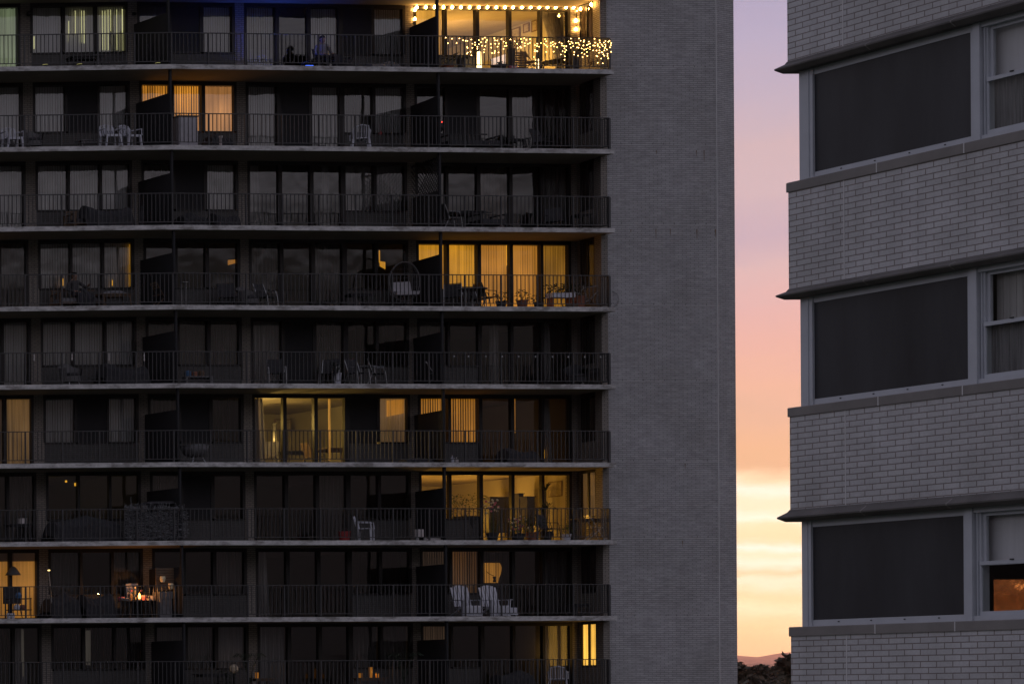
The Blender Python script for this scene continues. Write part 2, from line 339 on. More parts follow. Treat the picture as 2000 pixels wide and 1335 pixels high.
# ------------------------------------------------------------------ window contents, row by row
W = {'W0': [(-62, 1, 1), (7, 55, 1)], 'W1': [(84, 141, 0), (146, 203, 0), (208, 261, 0)], 'W2': [(289, 344, 0), (350, 404, 0), (411, 466, 0)],
     'W3': [(494, 549, 1), (556, 610, 1), (617, 670, 1), (679, 733, 0), (739, 793, 0)], 'W4': [(819, 873, 0), (878, 933, 0), (940, 996, 1), (1002, 1056, 1), (1061, 1110, 1)]}
PIERS = [(60, 81), (266, 286), (472, 491), (797, 816), (1113, 1127)]
C = {  # b blind, n dim blind, k dark blind, s screen door, d dark room, c curtain, e dim curtain, w brown curtain, < / > half curtains, upper-case names = lit cloth
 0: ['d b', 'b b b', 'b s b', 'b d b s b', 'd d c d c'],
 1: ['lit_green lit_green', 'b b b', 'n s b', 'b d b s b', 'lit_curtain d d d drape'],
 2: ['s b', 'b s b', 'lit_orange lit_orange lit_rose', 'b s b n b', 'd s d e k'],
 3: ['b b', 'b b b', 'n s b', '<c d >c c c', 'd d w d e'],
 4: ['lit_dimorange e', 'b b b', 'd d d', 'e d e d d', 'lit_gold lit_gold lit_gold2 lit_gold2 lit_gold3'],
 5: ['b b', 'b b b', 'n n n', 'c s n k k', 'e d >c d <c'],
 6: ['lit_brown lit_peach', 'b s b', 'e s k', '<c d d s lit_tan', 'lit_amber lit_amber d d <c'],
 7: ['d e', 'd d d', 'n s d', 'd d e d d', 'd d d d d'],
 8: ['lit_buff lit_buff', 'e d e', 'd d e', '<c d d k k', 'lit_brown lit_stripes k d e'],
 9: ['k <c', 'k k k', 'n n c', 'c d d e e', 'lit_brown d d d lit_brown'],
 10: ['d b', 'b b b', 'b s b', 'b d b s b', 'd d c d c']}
TR = {}                                   # trims: shorten the cloth of (row, group, panel) -> (top drop, bottom raise)
TR[(8, 'W0', 0)] = (.28, 0); TR[(8, 'W0', 1)] = (.28, 0)
def slats(mb, a, b, n, z0, z1, w=.088, ang=.5):
    d = (b - a); L = d.length; d = d / L; k = max(2, int(L / (w * .93)))
    for i in range(k):
        c = a + d * ((i + .5) * L / k); an = ang + random.uniform(-.12, .12)
        h = d * (w / 2 * math.cos(an)) + n * (w / 2 * math.sin(an)); zz = z0 + random.uniform(0, .015)
        p, q = c - h, c + h
        mb.quad([(p.x, p.y, zz), (q.x, q.y, zz), (q.x, q.y, z1), (p.x, p.y, z1)])
def drapery(mb, a, b, n, z0, z1, amp=.035, per=.13, taper=0):
    d = (b - a); L = d.length; d = d / L; k = max(8, int(L / .02)); ph = random.random() * 6
    for i in range(k):
        t0, t1 = i / k, (i + 1) / k
        f = lambda t: a + d * (t * L) + n * (amp * math.sin(t * L / per * 6.283 + ph + 1.5 * math.sin(t * 9 + ph)))
        p, q = f(t0), f(t1); g = lambda v, t: v + d * (taper * t * L)
        pb, qb = p + d * (taper * t0 * L), q + d * (taper * t1 * L)
        mb.quad([(pb.x, pb.y, z0), (qb.x, qb.y, z0), (q.x, q.y, z1), (p.x, p.y, z1)])
windows = {}
for r in range(0, 11):
    fz, cz = floor_z(r), ceil_z(r)
    for i, (x0, x1) in enumerate(PIERS):
        if i == 1: x0, x1 = x0, x1
        (a, n), (b, _) = wpt(x0, r), wpt(x1, r); mb = MB(); mb.wall(a, b, (b - a).normalized().orthogonal() if False else n, -.02, .22, fz, cz); tpart(mb, 'pier', M['pier_brick'], uv=True)
        c = (a + b) / 2; mb = MB(); mb.prism([c + n * .22 - dr * .05, c + n * .22 + dr * .05, c + Vector((0, 6.6)) + dr * .05, c + Vector((0, 6.6)) - dr * .05], fz, cz); tpart(mb, 'partition_wall', M['room_paint'])
    for gi, (g, pans) in enumerate(W.items()):
        codes = C[r][gi].split()
        fr = MB(); zt = cz - .13; rec = []
        for j, (x0, x1, door) in enumerate(pans):
            (a, n), (b, _) = wpt(x0, r), wpt(x1, r); z0 = fz + (.07 if door else .87); rec.append((a, b, n, z0, door))
        # edges run to the piers
        (ea, _), (eb, _) = wpt(pans[0][0] - 5, r), wpt(pans[-1][1] + 5, r)
        n = rec[0][2]
        ends = [ea] + [None] * (len(rec) - 1) + [eb]
        for j in range(len(rec) + 1):
            p = ea if j == 0 else rec[j - 1][1]; q = eb if j == len(rec) else rec[j][0]
            zb = min([rec[t][3] for t in (j - 1, j) if 0 <= t < len(rec)])
            fr.wall(p, q, n, -.03, .09, zb, zt)
        fr.wall(ea, eb, n, -.032, .1, zt, cz)
        for a, b, n_, z0, door in rec: fr.wall(a, b, n_, -.028, .09, z0 - .06, z0)
        fo = tpart(fr, 'window', M['bronze'])
        windows[(r, g)] = fo
        # spandrel brick below the non-door panes
        sp = [t for t in rec if not t[4]]
        if sp:
            a = ea if not rec[0][4] else sp[0][0] - dr * .08; b = eb if not rec[-1][4] else sp[-1][1] + dr * .04
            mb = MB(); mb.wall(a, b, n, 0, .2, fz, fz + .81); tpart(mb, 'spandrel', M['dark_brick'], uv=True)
        for j, ((a, b, n, z0, door), cd) in enumerate(zip(rec, codes)):
            pn = MB(); (pn.quad if True else None)([(*(a + n * .03), z0), (*(b + n * .03), z0), (*(b + n * .03), zt), (*(a + n * .03), zt)])
            tsub(pn, 'pane', M['glass'], fo)
            if cd == 's':
                mb = MB(); mb.wall(a, b, n, -.012, -.004, z0, zt); tsub(mb, 'insect_screen', M['screen'], fo); continue
            if cd == 'd': continue
            td, br_ = TR.get((r, g, j), (0, 0)); zb, z1 = z0 + .01 + br_, zt - td
            p, q = a + n * .16 - dr * .03, b + n * .16 + dr * .03
            mb = MB(); nm = 'vertical_blind'
            if cd in 'bnk':
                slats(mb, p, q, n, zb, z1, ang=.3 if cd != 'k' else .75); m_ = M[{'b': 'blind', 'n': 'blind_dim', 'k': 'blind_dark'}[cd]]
            elif cd == 'drape':
                nm = 'curtain'; w_ = q - p; drapery(mb, p + w_ * .12, q, n, z0 + .9, z1, .04, .16); m_ = M['curtain']
                mb2 = MB(); drapery(mb2, p + w_ * .62, q, n, z0, z0 + .9, .03, .12); tsub(mb2, 'curtain', m_, fo)
                mb = MB(); d_ = w_ / w_.length
                for t in range(40):       # gathered to one side: hangs diagonally
                    t0, t1 = t / 40, (t + 1) / 40
                    top = lambda t: p + w_ * (.12 + .88 * t) + n * .04 * math.sin(t * 46); bot = lambda t: p + w_ * (.6 + .4 * t) + n * .04 * math.sin(t * 46)
                    mb.quad([(*bot(t0), z0 + .9), (*bot(t1), z0 + .9), (*top(t1), z1), (*top(t0), z1)])
            elif cd in ('c', 'e', 'w'): nm = 'curtain'; drapery(mb, p, q, n, zb, z1); m_ = M[{'c': 'curtain', 'e': 'curtain_dim', 'w': 'curtain_brown'}[cd]]
            elif cd == '<c': nm = 'curtain'; drapery(mb, p, p + (q - p) * .42, n, zb, z1, taper=.25); m_ = M['curtain']
            elif cd == '>c': nm = 'curtain'; drapery(mb, p + (q - p) * .42, p + (q - p) * .7, n, zb, z1, taper=.1); m_ = M['curtain']
            else:
                m_ = M[cd]
                if cd in ('lit_peach', 'lit_rose', 'lit_curtain', 'lit_green', 'lit_tan'): nm = 'curtain'; drapery(mb, p, q, n, zb, z1)
                elif cd == 'lit_buff': nm = 'roller_shade'; mb.wall(p, q, n, 0, .006, zb, z1)
                else: slats(mb, p, q, n, zb, z1, .095, .12 if cd.startswith('lit_gold') else .4)
            tsub(mb, nm, m_, fo)
    # return wall between window wall and end wall, with its narrow window
    (p, n) = wpt(1127, r); p = Vector((p.x, p.y)); cpt = hit(sx(1172, r), ymid(r), C1, dr) + nr * .01; cpt = Vector((C1.x - .004, C1.y + .02)) if abs(cpt.x - C1.x) < 0 else C1 + dr * .001
    d = (cpt - p); Lr = d.length; d = d / Lr; nn = Vector((-d.y, d.x)) * -1      # nn points into the end wall
    if nn.x < 0: nn = -nn
    w0, w1 = p + d * (.14 * Lr), p + d * (.72 * Lr)
    mb = MB(); mb.wall(p, w0, nn, 0, .2, fz, cz); mb.wall(w1, cpt, nn, 0, .2, fz, cz); mb.wall(w0, w1, nn, 0, .2, fz, fz + .84); tpart(mb, 'return_wall', M['pier_brick'], uv=True)
    fr = MB(); wm0, wm1 = p + d * (.4 * Lr), p + d * (.46 * Lr); z0, zt = fz + .9, cz - .1
    fr.wall(w0, w0 + d * .035, nn, .0, .03, z0, zt); fr.wall(w1 - d * .035, w1, nn, 0, .03, z0, zt); fr.wall(wm0, wm1, nn, 0, .03, z0, zt); fr.wall(w0, w1, nn, -.01, .1, z0 - .06, z0); fr.wall(w0, w1, nn, 0, .1, zt, cz)
    fo = tpart(fr, 'window', M['bronze'])
    for a, b in ((w0 + d * .035, wm0), (wm1, w1 - d * .035)):
        pn = MB(); pn.quad([(*(a + nn * .02), z0), (*(b + nn * .02), z0), (*(b + nn * .02), zt), (*(a + nn * .02), zt)]); tsub(pn, 'pane', M['glass'], fo)
        mb = MB(); code = {9: 'lit_bright', 7: 'lit_tan', 1: 'curtain_brown'}.get(r, 'blind_dark'); drapery(mb, a + nn * .05, b + nn * .05, nn, z0, zt, .012, .1)
        tsub(mb, 'curtain', M[code], fo)

# bright gaps between slats (lamp-lit room seen through), and reflections drawn as glowing patches
def gap_or_reflection(row, g, px, y0, y1, w, m, skew=0):
    p, n = win(px, ymid(row)); Y = p.y; mb = MB(); d = dr if n is nr else dl; w = w / 57 / 2 * .72
    za, zb, k = zat(px, y1, Y), zat(px, y0, Y), zat(px, y0 - skew, Y) - zat(px, y0, Y); a, b = p - d * w, p + d * w
    q = lambda v, t, z: (*(v + n * t), z)
    mb.hexa([q(a, .085, za), q(b, .085, za + k), q(b, .095, za + k), q(a, .095, za)], [q(a, .085, zb), q(b, .085, zb + k * .3), q(b, .095, zb + k * .3), q(a, .095, zb)]); tsub(mb, 'lit_gap_or_reflection', M[m], windows[(row, g)])
for px, y0, y1, w in [(137, 40, 80, 1.4), (150, 20, 66, 1.4), (162, 20, 82, 1.2), (167, 20, 84, 1.5), (203, 20, 97, 1), (208, 20, 97, 1.3), (214, 18, 97, 1.2), (219, 18, 60, 1), (231, 18, 97, 1.2), (242, 17, 98, 2.4), (69, 70, 95, 2)]:
    gap_or_reflection(1, 'W1', px, y0, y1, w, 'gap_white')
for px, y0, y1, w in [(257.5, 476, 558, 2.6), (125.5, 543, 557, 1.4), (222, 546, 557, 1.4)]: gap_or_reflection(4, 'W1', px, y0, y1, w, 'gap_gold')
gap_or_reflection(4, 'W4', 993.5, 474, 518, 1.2, 'gap_gold'); gap_or_reflection(6, 'W4', 1066, 877, 894, 4, 'gap_gold'); gap_or_reflection(6, 'W4', 1010, 776, 845, 1.6, 'lit_amber')
gap_or_reflection(9, 'W1', 175, 1230, 1298, 13, 'lit_grey'); gap_or_reflection(9, 'W0', 47, 1228, 1320, 7, 'lit_grey'); gap_or_reflection(9, 'W4', 1119, 1216, 1284, 2.2, 'lit_bright')
gap_or_reflection(4, 'W2', 456, 507, 517, 22, 'lit_amber', 4); gap_or_reflection(4, 'W3', 745, 488, 512, 3, 'lit_gold'); gap_or_reflection(4, 'W3', 751, 509, 519, 16, 'lit_gold', -6)  # reflections of lit windows, drawn as glowing patches behind the panes
gap_or_reflection(6, 'W3', 776, 781, 813, 50, 'lit_amber', 7); gap_or_reflection(6, 'W3', 766, 778, 856, 4, 'lit_peach'); gap_or_reflection(6, 'W3', 510, 780, 895, 3, 'lit_tan'); gap_or_reflection(6, 'W3', 647, 778, 898, 6, 'lit_amber')  # first patch is a glowing stand-in for the reflected lit soffit
gap_or_reflection(7, 'W1', 132, 937, 941, 5, 'gap_gold'); gap_or_reflection(7, 'W1', 150, 942, 948, 5, 'gap_gold')

# ------------------------------------------------------------------ dividers, poles, railings
for r in range(0, 11):
    fz, cz = floor_z(r), ceil_z(r); ry = SY[min(r, 9)] - 40
    for wx, px in ((279, 349), (808, 869.5)):
        (p, n) = wpt(wx, r); q, nq = fas(sx(px, r) + (0 if px < 500 else (r - 5) * .8), ry); q = q + nq * .14
        d = (q - p); Lr = d.length; d = d / Lr; nn = Vector((-d.y, d.x)); h = 1.8
        if r == 8 and px < 500: h = 1.72
        mb = MB(); lat = (r == 3 and px > 500)
        if lat:
            t = -1.
            while t < Lr + 2:
                for s_ in (1, -1):
                    a0, b0 = max(0, t if s_ > 0 else t - 2.4), min(Lr, t + 2.4 if s_ > 0 else t)
                    if b0 > a0:
                        za = fz + .05 + ((a0 - t) if s_ > 0 else (t - a0)); zb_ = fz + .05 + ((b0 - t) if s_ > 0 else (t - b0))
                        P, Q = p + d * a0 + nn * .012 * s_, p + d * b0 + nn * .012 * s_
                        P3, Q3 = Vector((*P, min(za, cz))), Vector((*Q, min(zb_, cz))); mb.tube([P3, Q3], .016, 4)
                t += .16
            mb.wall(p, q, nn, -.02, .02, fz + 2.36, fz + 2.42)
            # lower part is boarded
            mb.wall(p, q, nn, -.006, .006, fz + .03, fz + 1.3)
        else: mb.wall(p, q, nn, -.02, .02, fz + .04, fz + h)
        tpart(mb, 'privacy_divider', M['lattice'] if lat else M['divider'])
        mb = MB(); mb.prism([q - dr * .033 - nr * .04, q + dr * .033 - nr * .04, q + dr * .033 + nr * .04, q - dr * .033 + nr * .04], fz, cz); tpart(mb, 'pole', M['divider'])
    # railing
    pts = [(x, fas(x, ry)) for x in (-165, 341)]
    Rr, _ = fas(1193, ry); seg = [(fas(-165, ry)[0] + nl * .07, FB + Vector((-.002, .07)), nl, dl), (FB + Vector((.002, .07)), Rr + nr * .07, nr, dr)]
    rail = MB(); zt, zb = fz + 1.1, fz + .1
    for a, b, n, d in seg:
        rail.wall(a, b, n, -.022, .022, zt - .028, zt); rail.wall(a, b, n, -.012, .012, zb, zb + .025)
    e0, e1 = Rr + nr * .07, Rr + nr * .42
    rail.wall(e0 - dr * .022, e0 + dr * .022, nr, .022, .36, zt - .028, zt); rail.wall(e0 - dr * .012, e0 + dr * .012, nr, .022, .36, zb, zb + .025)
    ro = tpart(rail, 'railing', M['rail'])
    for a, b, n, d in seg:
        L_ = (b - a).length; nb = max(1, round(L_ / 1.27)); st = L_ / nb
        for k in range(nb + (1 if d is dr else 0)):
            c = a + d * (k * st); w = .022 if k < nb else .036
            mb = MB(); mb.wall(c - d * w, c + d * w, n, -.02 if k < nb else -.03, .02 if k < nb else .03, fz, zt - .03); tsub(mb, 'post', M['rail'], ro)
        for k in range(nb):
            mb = MB(); nbar = 9
            for t in range(1, nbar):
                c = a + d * (k * st + t * st / nbar + random.uniform(-.004, .004)); mb.wall(c - d * .0095, c + d * .0095, n, -.0095, .0095, zb + .02, zt - .025)
            tsub(mb, 'bar_panel', M['rail'], ro)
    mb = MB()
    for t in range(1, 4):
        c = e0 + nr * (.09 * t); mb.wall(c - dr * .01, c + dr * .01, nr, -.01, .01, zb + .02, zt - .025)
    tsub(mb, 'bar_panel', M['rail'], ro)

# ------------------------------------------------------------------ things on the balconies (local x along the front, y inwards, z up)
def T(name, label, cat, row, px, d=.7, rz=0., h=0., group=None):
    p = on_floor(row, px, d, h + .002); a = A if px > 341 else -Bt
    return thing(name, label, cat, p, a + rz, group)
def place(src, label, row, px, d=.7, rz=0., h=0., group=None):
    p = on_floor(row, px, d, h + .002); a = A if px > 341 else -Bt
    return copy_tree(src, p, a + rz, label, group)
def pt(t, name, mb, m, smooth=False): return mb.build(name, m, t, smooth=smooth)

def monobloc(label, row, px, d, rz, m='white_plastic', group=None):
    t = T('plastic_armchair', label, 'chair', row, px, d, rz, group=group); mm = M[m]
    mb = MB(); mb.box(-.24, .24, -.22, .22, .41, .44); mb.box(-.24, .24, -.225, -.2, .36, .41); pt(t, 'seat', mb, mm)
    mb = MB()
    for k in range(7):
        x = -.21 + k * .07; top = .84 - .9 * x * x; mb.tube([(x * .95, .2, .44), (x, .25, .65), (x * .95, .3, top)], [.016, .02, .016], 5)
    mb.tube([(-.23, .2, .44), (-.25, .25, .66), (-.2, .3, .8), (0, .31, .86), (.2, .3, .8), (.25, .25, .66), (.23, .2, .44)], .022, 6); pt(t, 'backrest', mb, mm)
    for s in (-1, 1):
        mb = MB(); mb.tube([(s * .25, .26, .66), (s * .29, .05, .65), (s * .28, -.2, .63), (s * .27, -.22, .42)], .024, 6); pt(t, 'armrest', mb, mm)
        for y in (-.22, .2):
            mb = MB(); mb.hexa([(s * .27 - .025, y - .02, 0), (s * .27 + .025, y - .02, 0), (s * .27 + .025, y + .03, 0), (s * .27 - .025, y + .03, 0)], [(s * .22 - .03, y * .9 - .03, .42), (s * .22 + .03, y * .9 - .03, .42), (s * .22 + .03, y * .9 + .03, .42), (s * .22 - .03, y * .9 + .03, .42)]); pt(t, 'leg', mb, mm)
    return t
def tube_chair(label, row, px, d, rz, mf='grey_metal', ms='dark_cloth', group=None, name='patio_chair'):
    t = T(name, label, 'chair', row, px, d, rz, group=group)
    for s in (-1, 1):
        x = s * .25
        mb = MB(); mb.tube([(x, -.26, 0), (x, -.22, .4), (x, -.16, .62), (x, .12, .64)], .014, 6); pt(t, 'leg', mb, M[mf])
        mb = MB(); mb.tube([(x, .32, 0), (x, .2, .3), (x, .14, .42), (x, .22, .7), (x, .3, .92)], .014, 6); pt(t, 'leg', mb, M[mf])
    mb = MB(); mb.box(-.25, .25, -.2, .16, .4, .425); pt(t, 'seat', mb, M[ms])
    mb = MB(); mb.hexa([(-.24, .14, .44), (.24, .14, .44), (.24, .16, .44), (-.24, .16, .44)], [(-.24, .28, .9), (.24, .28, .9), (.24, .3, .9), (-.24, .3, .9)]); mb.tube([(-.25, .3, .92), (.25, .3, .92)], .013, 6); pt(t, 'backrest', mb, M[ms])
    return t
def folding_chair(label, row, px, d, rz, m='wood', group=None):
    t = T('folding_chair', label, 'chair', row, px, d, rz, group=group)
    for s in (-1, 1):
        mb = MB(); mb.tube([(s * .21, -.24, 0), (s * .21, .2, .85)], .014, 5); pt(t, 'leg', mb, M[m])
        mb = MB(); mb.tube([(s * .18, .26, 0), (s * .18, -.2, .45)], .014, 5); pt(t, 'leg', mb, M[m])
    mb = MB()
    for k in range(5): mb.box(-.2, .2, -.2 + k * .075, -.145 + k * .075, .44, .455)
    pt(t, 'seat', mb, M[m]); mb = MB()
    for k in range(3): mb.box(-.2, .2, .115 + k * .045, .13 + k * .045, .66 + k * .08, .72 + k * .08)
    pt(t, 'backrest', mb, M[m]); return t
def table(label, row, px, d, rz, w, dp, h, m='wood', ml=None, group=None, rnd=False, name='table'):
    t = T(name, label, 'table', row, px, d, rz, group=group); mb = MB()
    if rnd: mb.lathe([(w / 2, h - .025), (w / 2, h)], seg=20)
    else:
        k = max(3, int(dp / .1))
        for i in range(k): mb.box(-w / 2, w / 2, -dp / 2 + i * dp / k, -dp / 2 + (i + .92) * dp / k, h - .03, h)
        mb.box(-w / 2 + .05, w / 2 - .05, -dp / 2 + .04, -dp / 2 + .06, h - .1, h - .03); mb.box(-w / 2 + .05, w / 2 - .05, dp / 2 - .06, dp / 2 - .04, h - .1, h - .03)
    pt(t, 'tabletop', mb, M[m])
    for sx_ in (-1, 1):
        for sy in (-1, 1):
            q = .32 if rnd else .44; mb = MB(); mb.tube([(sx_ * w * q, sy * dp * q, 0), (sx_ * w * (q - .04), sy * dp * (q - .04), h - .03)], .02, 5); pt(t, 'leg', mb, M[ml or m])
    return t
def potted(label, row, px, d, h, kind='bush', rp=.15, hp=.25, mp='pot', ml='leaf_dark', n=60, z=0., spread=.3, name='potted_plant', flowers=None):
    t = T(name, label, 'plant', row, px, d, 0, z); mb = MB(); mb.lathe([(rp * .75, 0), (rp, hp * .9), (rp * 1.08, hp * .9), (rp * 1.08, hp), (rp * .95, hp), (rp * .9, hp * .94)], seg=12); pt(t, 'pot', mb, M[mp])
    mb = MB(); rnd = random.Random(hash((row, px)) & 255)
    if kind == 'bush':
        for k in range(n):
            an = rnd.random() * 6.283; r_ = spread * math.sqrt(rnd.random()); z_ = hp + (h - hp) * rnd.random() ** .8
            mb.leaf((r_ * math.cos(an), r_ * math.sin(an), z_), (math.cos(an), math.sin(an), rnd.uniform(-.3, .8)), rnd.uniform(.07, .15), .028)
        for k in range(6):
            an = k * 1.05; mb.tube([(0, 0, hp * .9), (spread * .6 * math.cos(an), spread * .6 * math.sin(an), h * .85)], .006, 4)
    elif kind == 'spike':
        for k in range(n):
            an = rnd.random() * 6.283; e = rnd.uniform(.25, 1.5); mb.leaf((0, 0, hp), (math.cos(an), math.sin(an), e), (h - hp) * rnd.uniform(.6, 1.1), .02, bend=.35)
    elif kind == 'dracaena':
        for cx, cy, ch, k2 in ((0, 0, h, 30), (.12, .05, h * .7, 26), (-.1, .02, h * .62, 22)):
            mb.tube([(cx * .3, cy * .3, hp * .9), (cx, cy, ch - .35)], .016, 5)
            for k in range(k2):
                an = rnd.random() * 6.283; mb.leaf((cx, cy, ch - .38 + rnd.random() * .1), (math.cos(an), math.sin(an), rnd.uniform(-.1, 2.)), rnd.uniform(.35, .5), .018, bend=.25)
    elif kind == 'palm':
        for k in range(11):
            an = k * .571 + .2; L_ = spread * rnd.uniform(.8, 1.1); pts = [Vector((math.cos(an) * L_ * u, math.sin(an) * L_ * u, hp + (h - hp) * (1.9 * u - 1.25 * u * u) / .72)) for u in (0, .25, .5, .75, 1)]
            mb.tube(pts, [.008, .007, .006, .004, .002], 4)
            for q in range(1, 14):
                u = q / 14; i = min(3, int(u * 4)); p = pts[i].lerp(pts[i + 1], u * 4 - i); tg = (pts[i + 1] - pts[i]).normalized(); sd = tg.cross(Vector((0, 0, 1))).normalized()
                for s in (-1, 1): mb.leaf(p, sd * s + tg * .6 + Vector((0, 0, -.15)), .2 * (1 - .5 * u), .012, bend=.2)
    elif kind == 'stalk':
        for k in range(n):
            an = rnd.random() * 6.283; r_ = rnd.random() * spread; x, y = r_ * math.cos(an), r_ * math.sin(an); hh = h * rnd.uniform(.65, 1)
            mb.tube([(x * .4, y * .4, hp * .9), (x * .8, y * .8, hp + (hh - hp) * .6), (x * 1.3, y * 1.3, hh)], .004, 4)
            for q in range(4): mb.leaf((x, y, hp + (hh - hp) * rnd.uniform(.2, .9)), (rnd.uniform(-1, 1), rnd.uniform(-1, 1), .3), .09, .02)
    pt(t, 'foliage', mb, M[ml])
    if flowers:
        mb = MB()
        for k in range(26):
            an = rnd.random() * 6.283; r_ = spread * rnd.random(); mb.ball((r_ * math.cos(an), r_ * math.sin(an), h - .1 + rnd.uniform(-.3, .2)), .035, 6, 4, m=rnd.choice([0, 1, 1]))
        mb.build('blossom', [M['pink_flower'], M['cream_flower']], t)
    return t
def sofa(label, row, px, d, rz, w, mf='wood', ms='dark_cloth'):
    t = T('outdoor_sofa', label, 'sofa', row, px, d, rz); mb = MB()
    mb.box(-w / 2, w / 2, -.35, .35, .2, .27)
    for k in range(int(w / .16)): mb.box(-w / 2 + .04 + k * .16, -w / 2 + .08 + k * .16, .31, .34, .27, .72)
    mb.box(-w / 2, w / 2, .3, .35, .72, .76); pt(t, 'frame', mb, M[mf])
    for s in (-1, 1):
        mb = MB(); x = s * w / 2; mb.box(x - .03, x + .03, -.35, .35, .55, .59); mb.box(x - .03, x + .03, -.35, -.29, .0, .55); mb.box(x - .03, x + .03, .29, .35, 0, .55); pt(t, 'armrest', mb, M[mf])
    n = max(1, round(w / .62))
    for k in range(n):
        x0 = -w / 2 + .04 + k * (w - .08) / n; x1 = x0 + (w - .08) / n - .01
        mb = MB(); mb.hexa([(x0, -.34, .27), (x1, -.34, .27), (x1, .28, .27), (x0, .28, .27)], [(x0 + .02, -.32, .4), (x1 - .02, -.32, .4), (x1 - .02, .26, .4), (x0 + .02, .26, .4)]); pt(t, 'cushion', mb, M[ms])
    return t
def covered(label, row, px, d, w, dp, h, m='dark_cloth', name='covered_furniture', cat='covered furniture', seed=1):
    t = T(name, label, cat, row, px, d); rnd = random.Random(seed); mb = MB(); nx, nz = 22, 9
    prof = [1 - .25 * abs(math.sin(3.1 * i / nx + seed)) - (.5 if i in (0, nx) else 0) for i in range(nx + 1)]
    for y, s in ((-dp / 2, -1), (dp / 2, 1)):
        pass
    rows = []
    for k in range(13):
        a = math.pi * k / 12; rows.append([(-w / 2 + w * i / nx, -math.cos(a) * dp / 2 * (1.08 - .2 * math.sin(a)) + .02 * math.sin(i * 1.7 + k), max(.0, (math.sin(a) ** .35 if 0 < k < 12 else 0) * h * prof[i] + rnd.uniform(-.015, .015) * (0 < k < 12))) for i in range(nx + 1)])
    for k in range(12):
        for i in range(nx): mb.quad([rows[k][i], rows[k][i + 1], rows[k + 1][i + 1], rows[k + 1][i]])
    pt(t, 'cover', mb, M[m], True); return t
def lounge(label, row, px, d, rz, group):
    t = T('slatted_lounge_chair', label, 'chair', row, px, d, rz, group=group); m = M['white_plastic']; mb = MB()
    for k in range(7):
        x = -.255 + k * .085; top = 1.1 - 1.1 * x * x
        mb.hexa([(x - .032, .13, .36), (x + .032, .13, .36), (x + .032, .15, .36), (x - .032, .15, .36)], [(x - .034, .36, top), (x + .034, .36, top), (x + .034, .38, top), (x - .034, .38, top)])
    mb.hexa([(-.29, .29, .75), (.29, .29, .75), (.29, .31, .75), (-.29, .31, .75)], [(-.29, .31, .81), (.29, .31, .81), (.29, .33, .81), (-.29, .33, .81)]); pt(t, 'backrest', mb, m)
    mb = MB()
    for k in range(6): mb.box(-.27, .27, -.36 + k * .088, -.285 + k * .088, .35 - k * .012, .375 - k * .012)
    mb.box(-.27, .27, -.39, -.365, .2, .37); pt(t, 'seat', mb, m)
    for s in (-1, 1):
        mb = MB(); mb.box(s * .34 - .05, s * .34 + .05, -.38, .3, .56, .585); pt(t, 'armrest', mb, m)
        mb = MB(); mb.box(s * .3 - .015, s * .3 + .015, -.37, -.27, 0, .56); pt(t, 'leg', mb, m)
        mb = MB(); mb.hexa([(s * .28 - .015, .36, 0), (s * .28 + .015, .36, 0), (s * .28 + .015, .46, 0), (s * .28 - .015, .46, 0)], [(s * .28 - .015, -.3, .34), (s * .28 + .015, -.3, .34), (s * .28 + .015, -.2, .36), (s * .28 - .015, -.2, .36)]); pt(t, 'leg', mb, m)
    mb = MB()
    for k in range(6): mb.box(-.27 + k * .09, -.19 + k * .09, -.4, -.385, .02, .33)
    mb.box(-.28, .28, -.402, -.385, .27, .31); pt(t, 'apron', mb, m)
    return t
def wicker_tub(label, row, px, d, rz, m='wicker', mc='dark_cloth'):
    t = T('wicker_tub_chair', label, 'chair', row, px, d, rz); mb = MB(); n = 18
    for k in range(n):
        a0, a1 = -.55 + 4.25 * k / n, -.55 + 4.25 * (k + 1) / n
        f = lambda a, r_, z: (r_ * math.cos(a), r_ * math.sin(a) * .9, z)
        h = lambda a: .62 + .2 * max(0, math.sin(a)) ** 2
        mb.quad([f(a0, .3, .18), f(a1, .3, .18), f(a1, .38, h(a1)), f(a0, .38, h(a0))]); mb.quad([f(a0, .27, .18), f(a1, .27, .18), f(a1, .34, h(a1)), f(a0, .34, h(a0))]); mb.quad([f(a0, .38, h(a0)), f(a1, .38, h(a1)), f(a1, .34, h(a1)), f(a0, .34, h(a0))])
    mb.lathe([(.3, .17), (.31, .34)], seg=16); pt(t, 'shell', mb, M[m])
    mb = MB(); mb.lathe([(.24, .34), (.27, .38), (.26, .44), (.2, .46)], seg=16); pt(t, 'cushion', mb, M[mc])
    for k in range(4):
        a = .785 + k * 1.571; mb = MB(); mb.tube([(.24 * math.cos(a), .22 * math.sin(a), .18), (.29 * math.cos(a), .27 * math.sin(a), 0)], .014, 5); pt(t, 'leg', mb, M['grey_metal'])
    return t
def sconce(label, row, px, py, m, mr='black_metal', r=.07):
    p, n = win(px, ymid(row)); z = zat(px, py, p.y); t = thing('wall_lamp', label, 'lamp', (p - n * .03).to_3d() + Vector((0, 0, z)), A if px > 280 else -Bt, 'wall lamps beside the balcony doors')
    mb = MB(); mb.box(-.04, .04, -.0, .02, -.06, .06); mb.tube([(0, 0, .03), (0, -.07, .05), (0, -.1, .02)], .012, 5); pt(t, 'bracket', mb, M[mr])
    mb = MB(); mb.ball((0, -.1, -.03), r, 12, 8); pt(t, 'shade', mb, M[m], True); return t

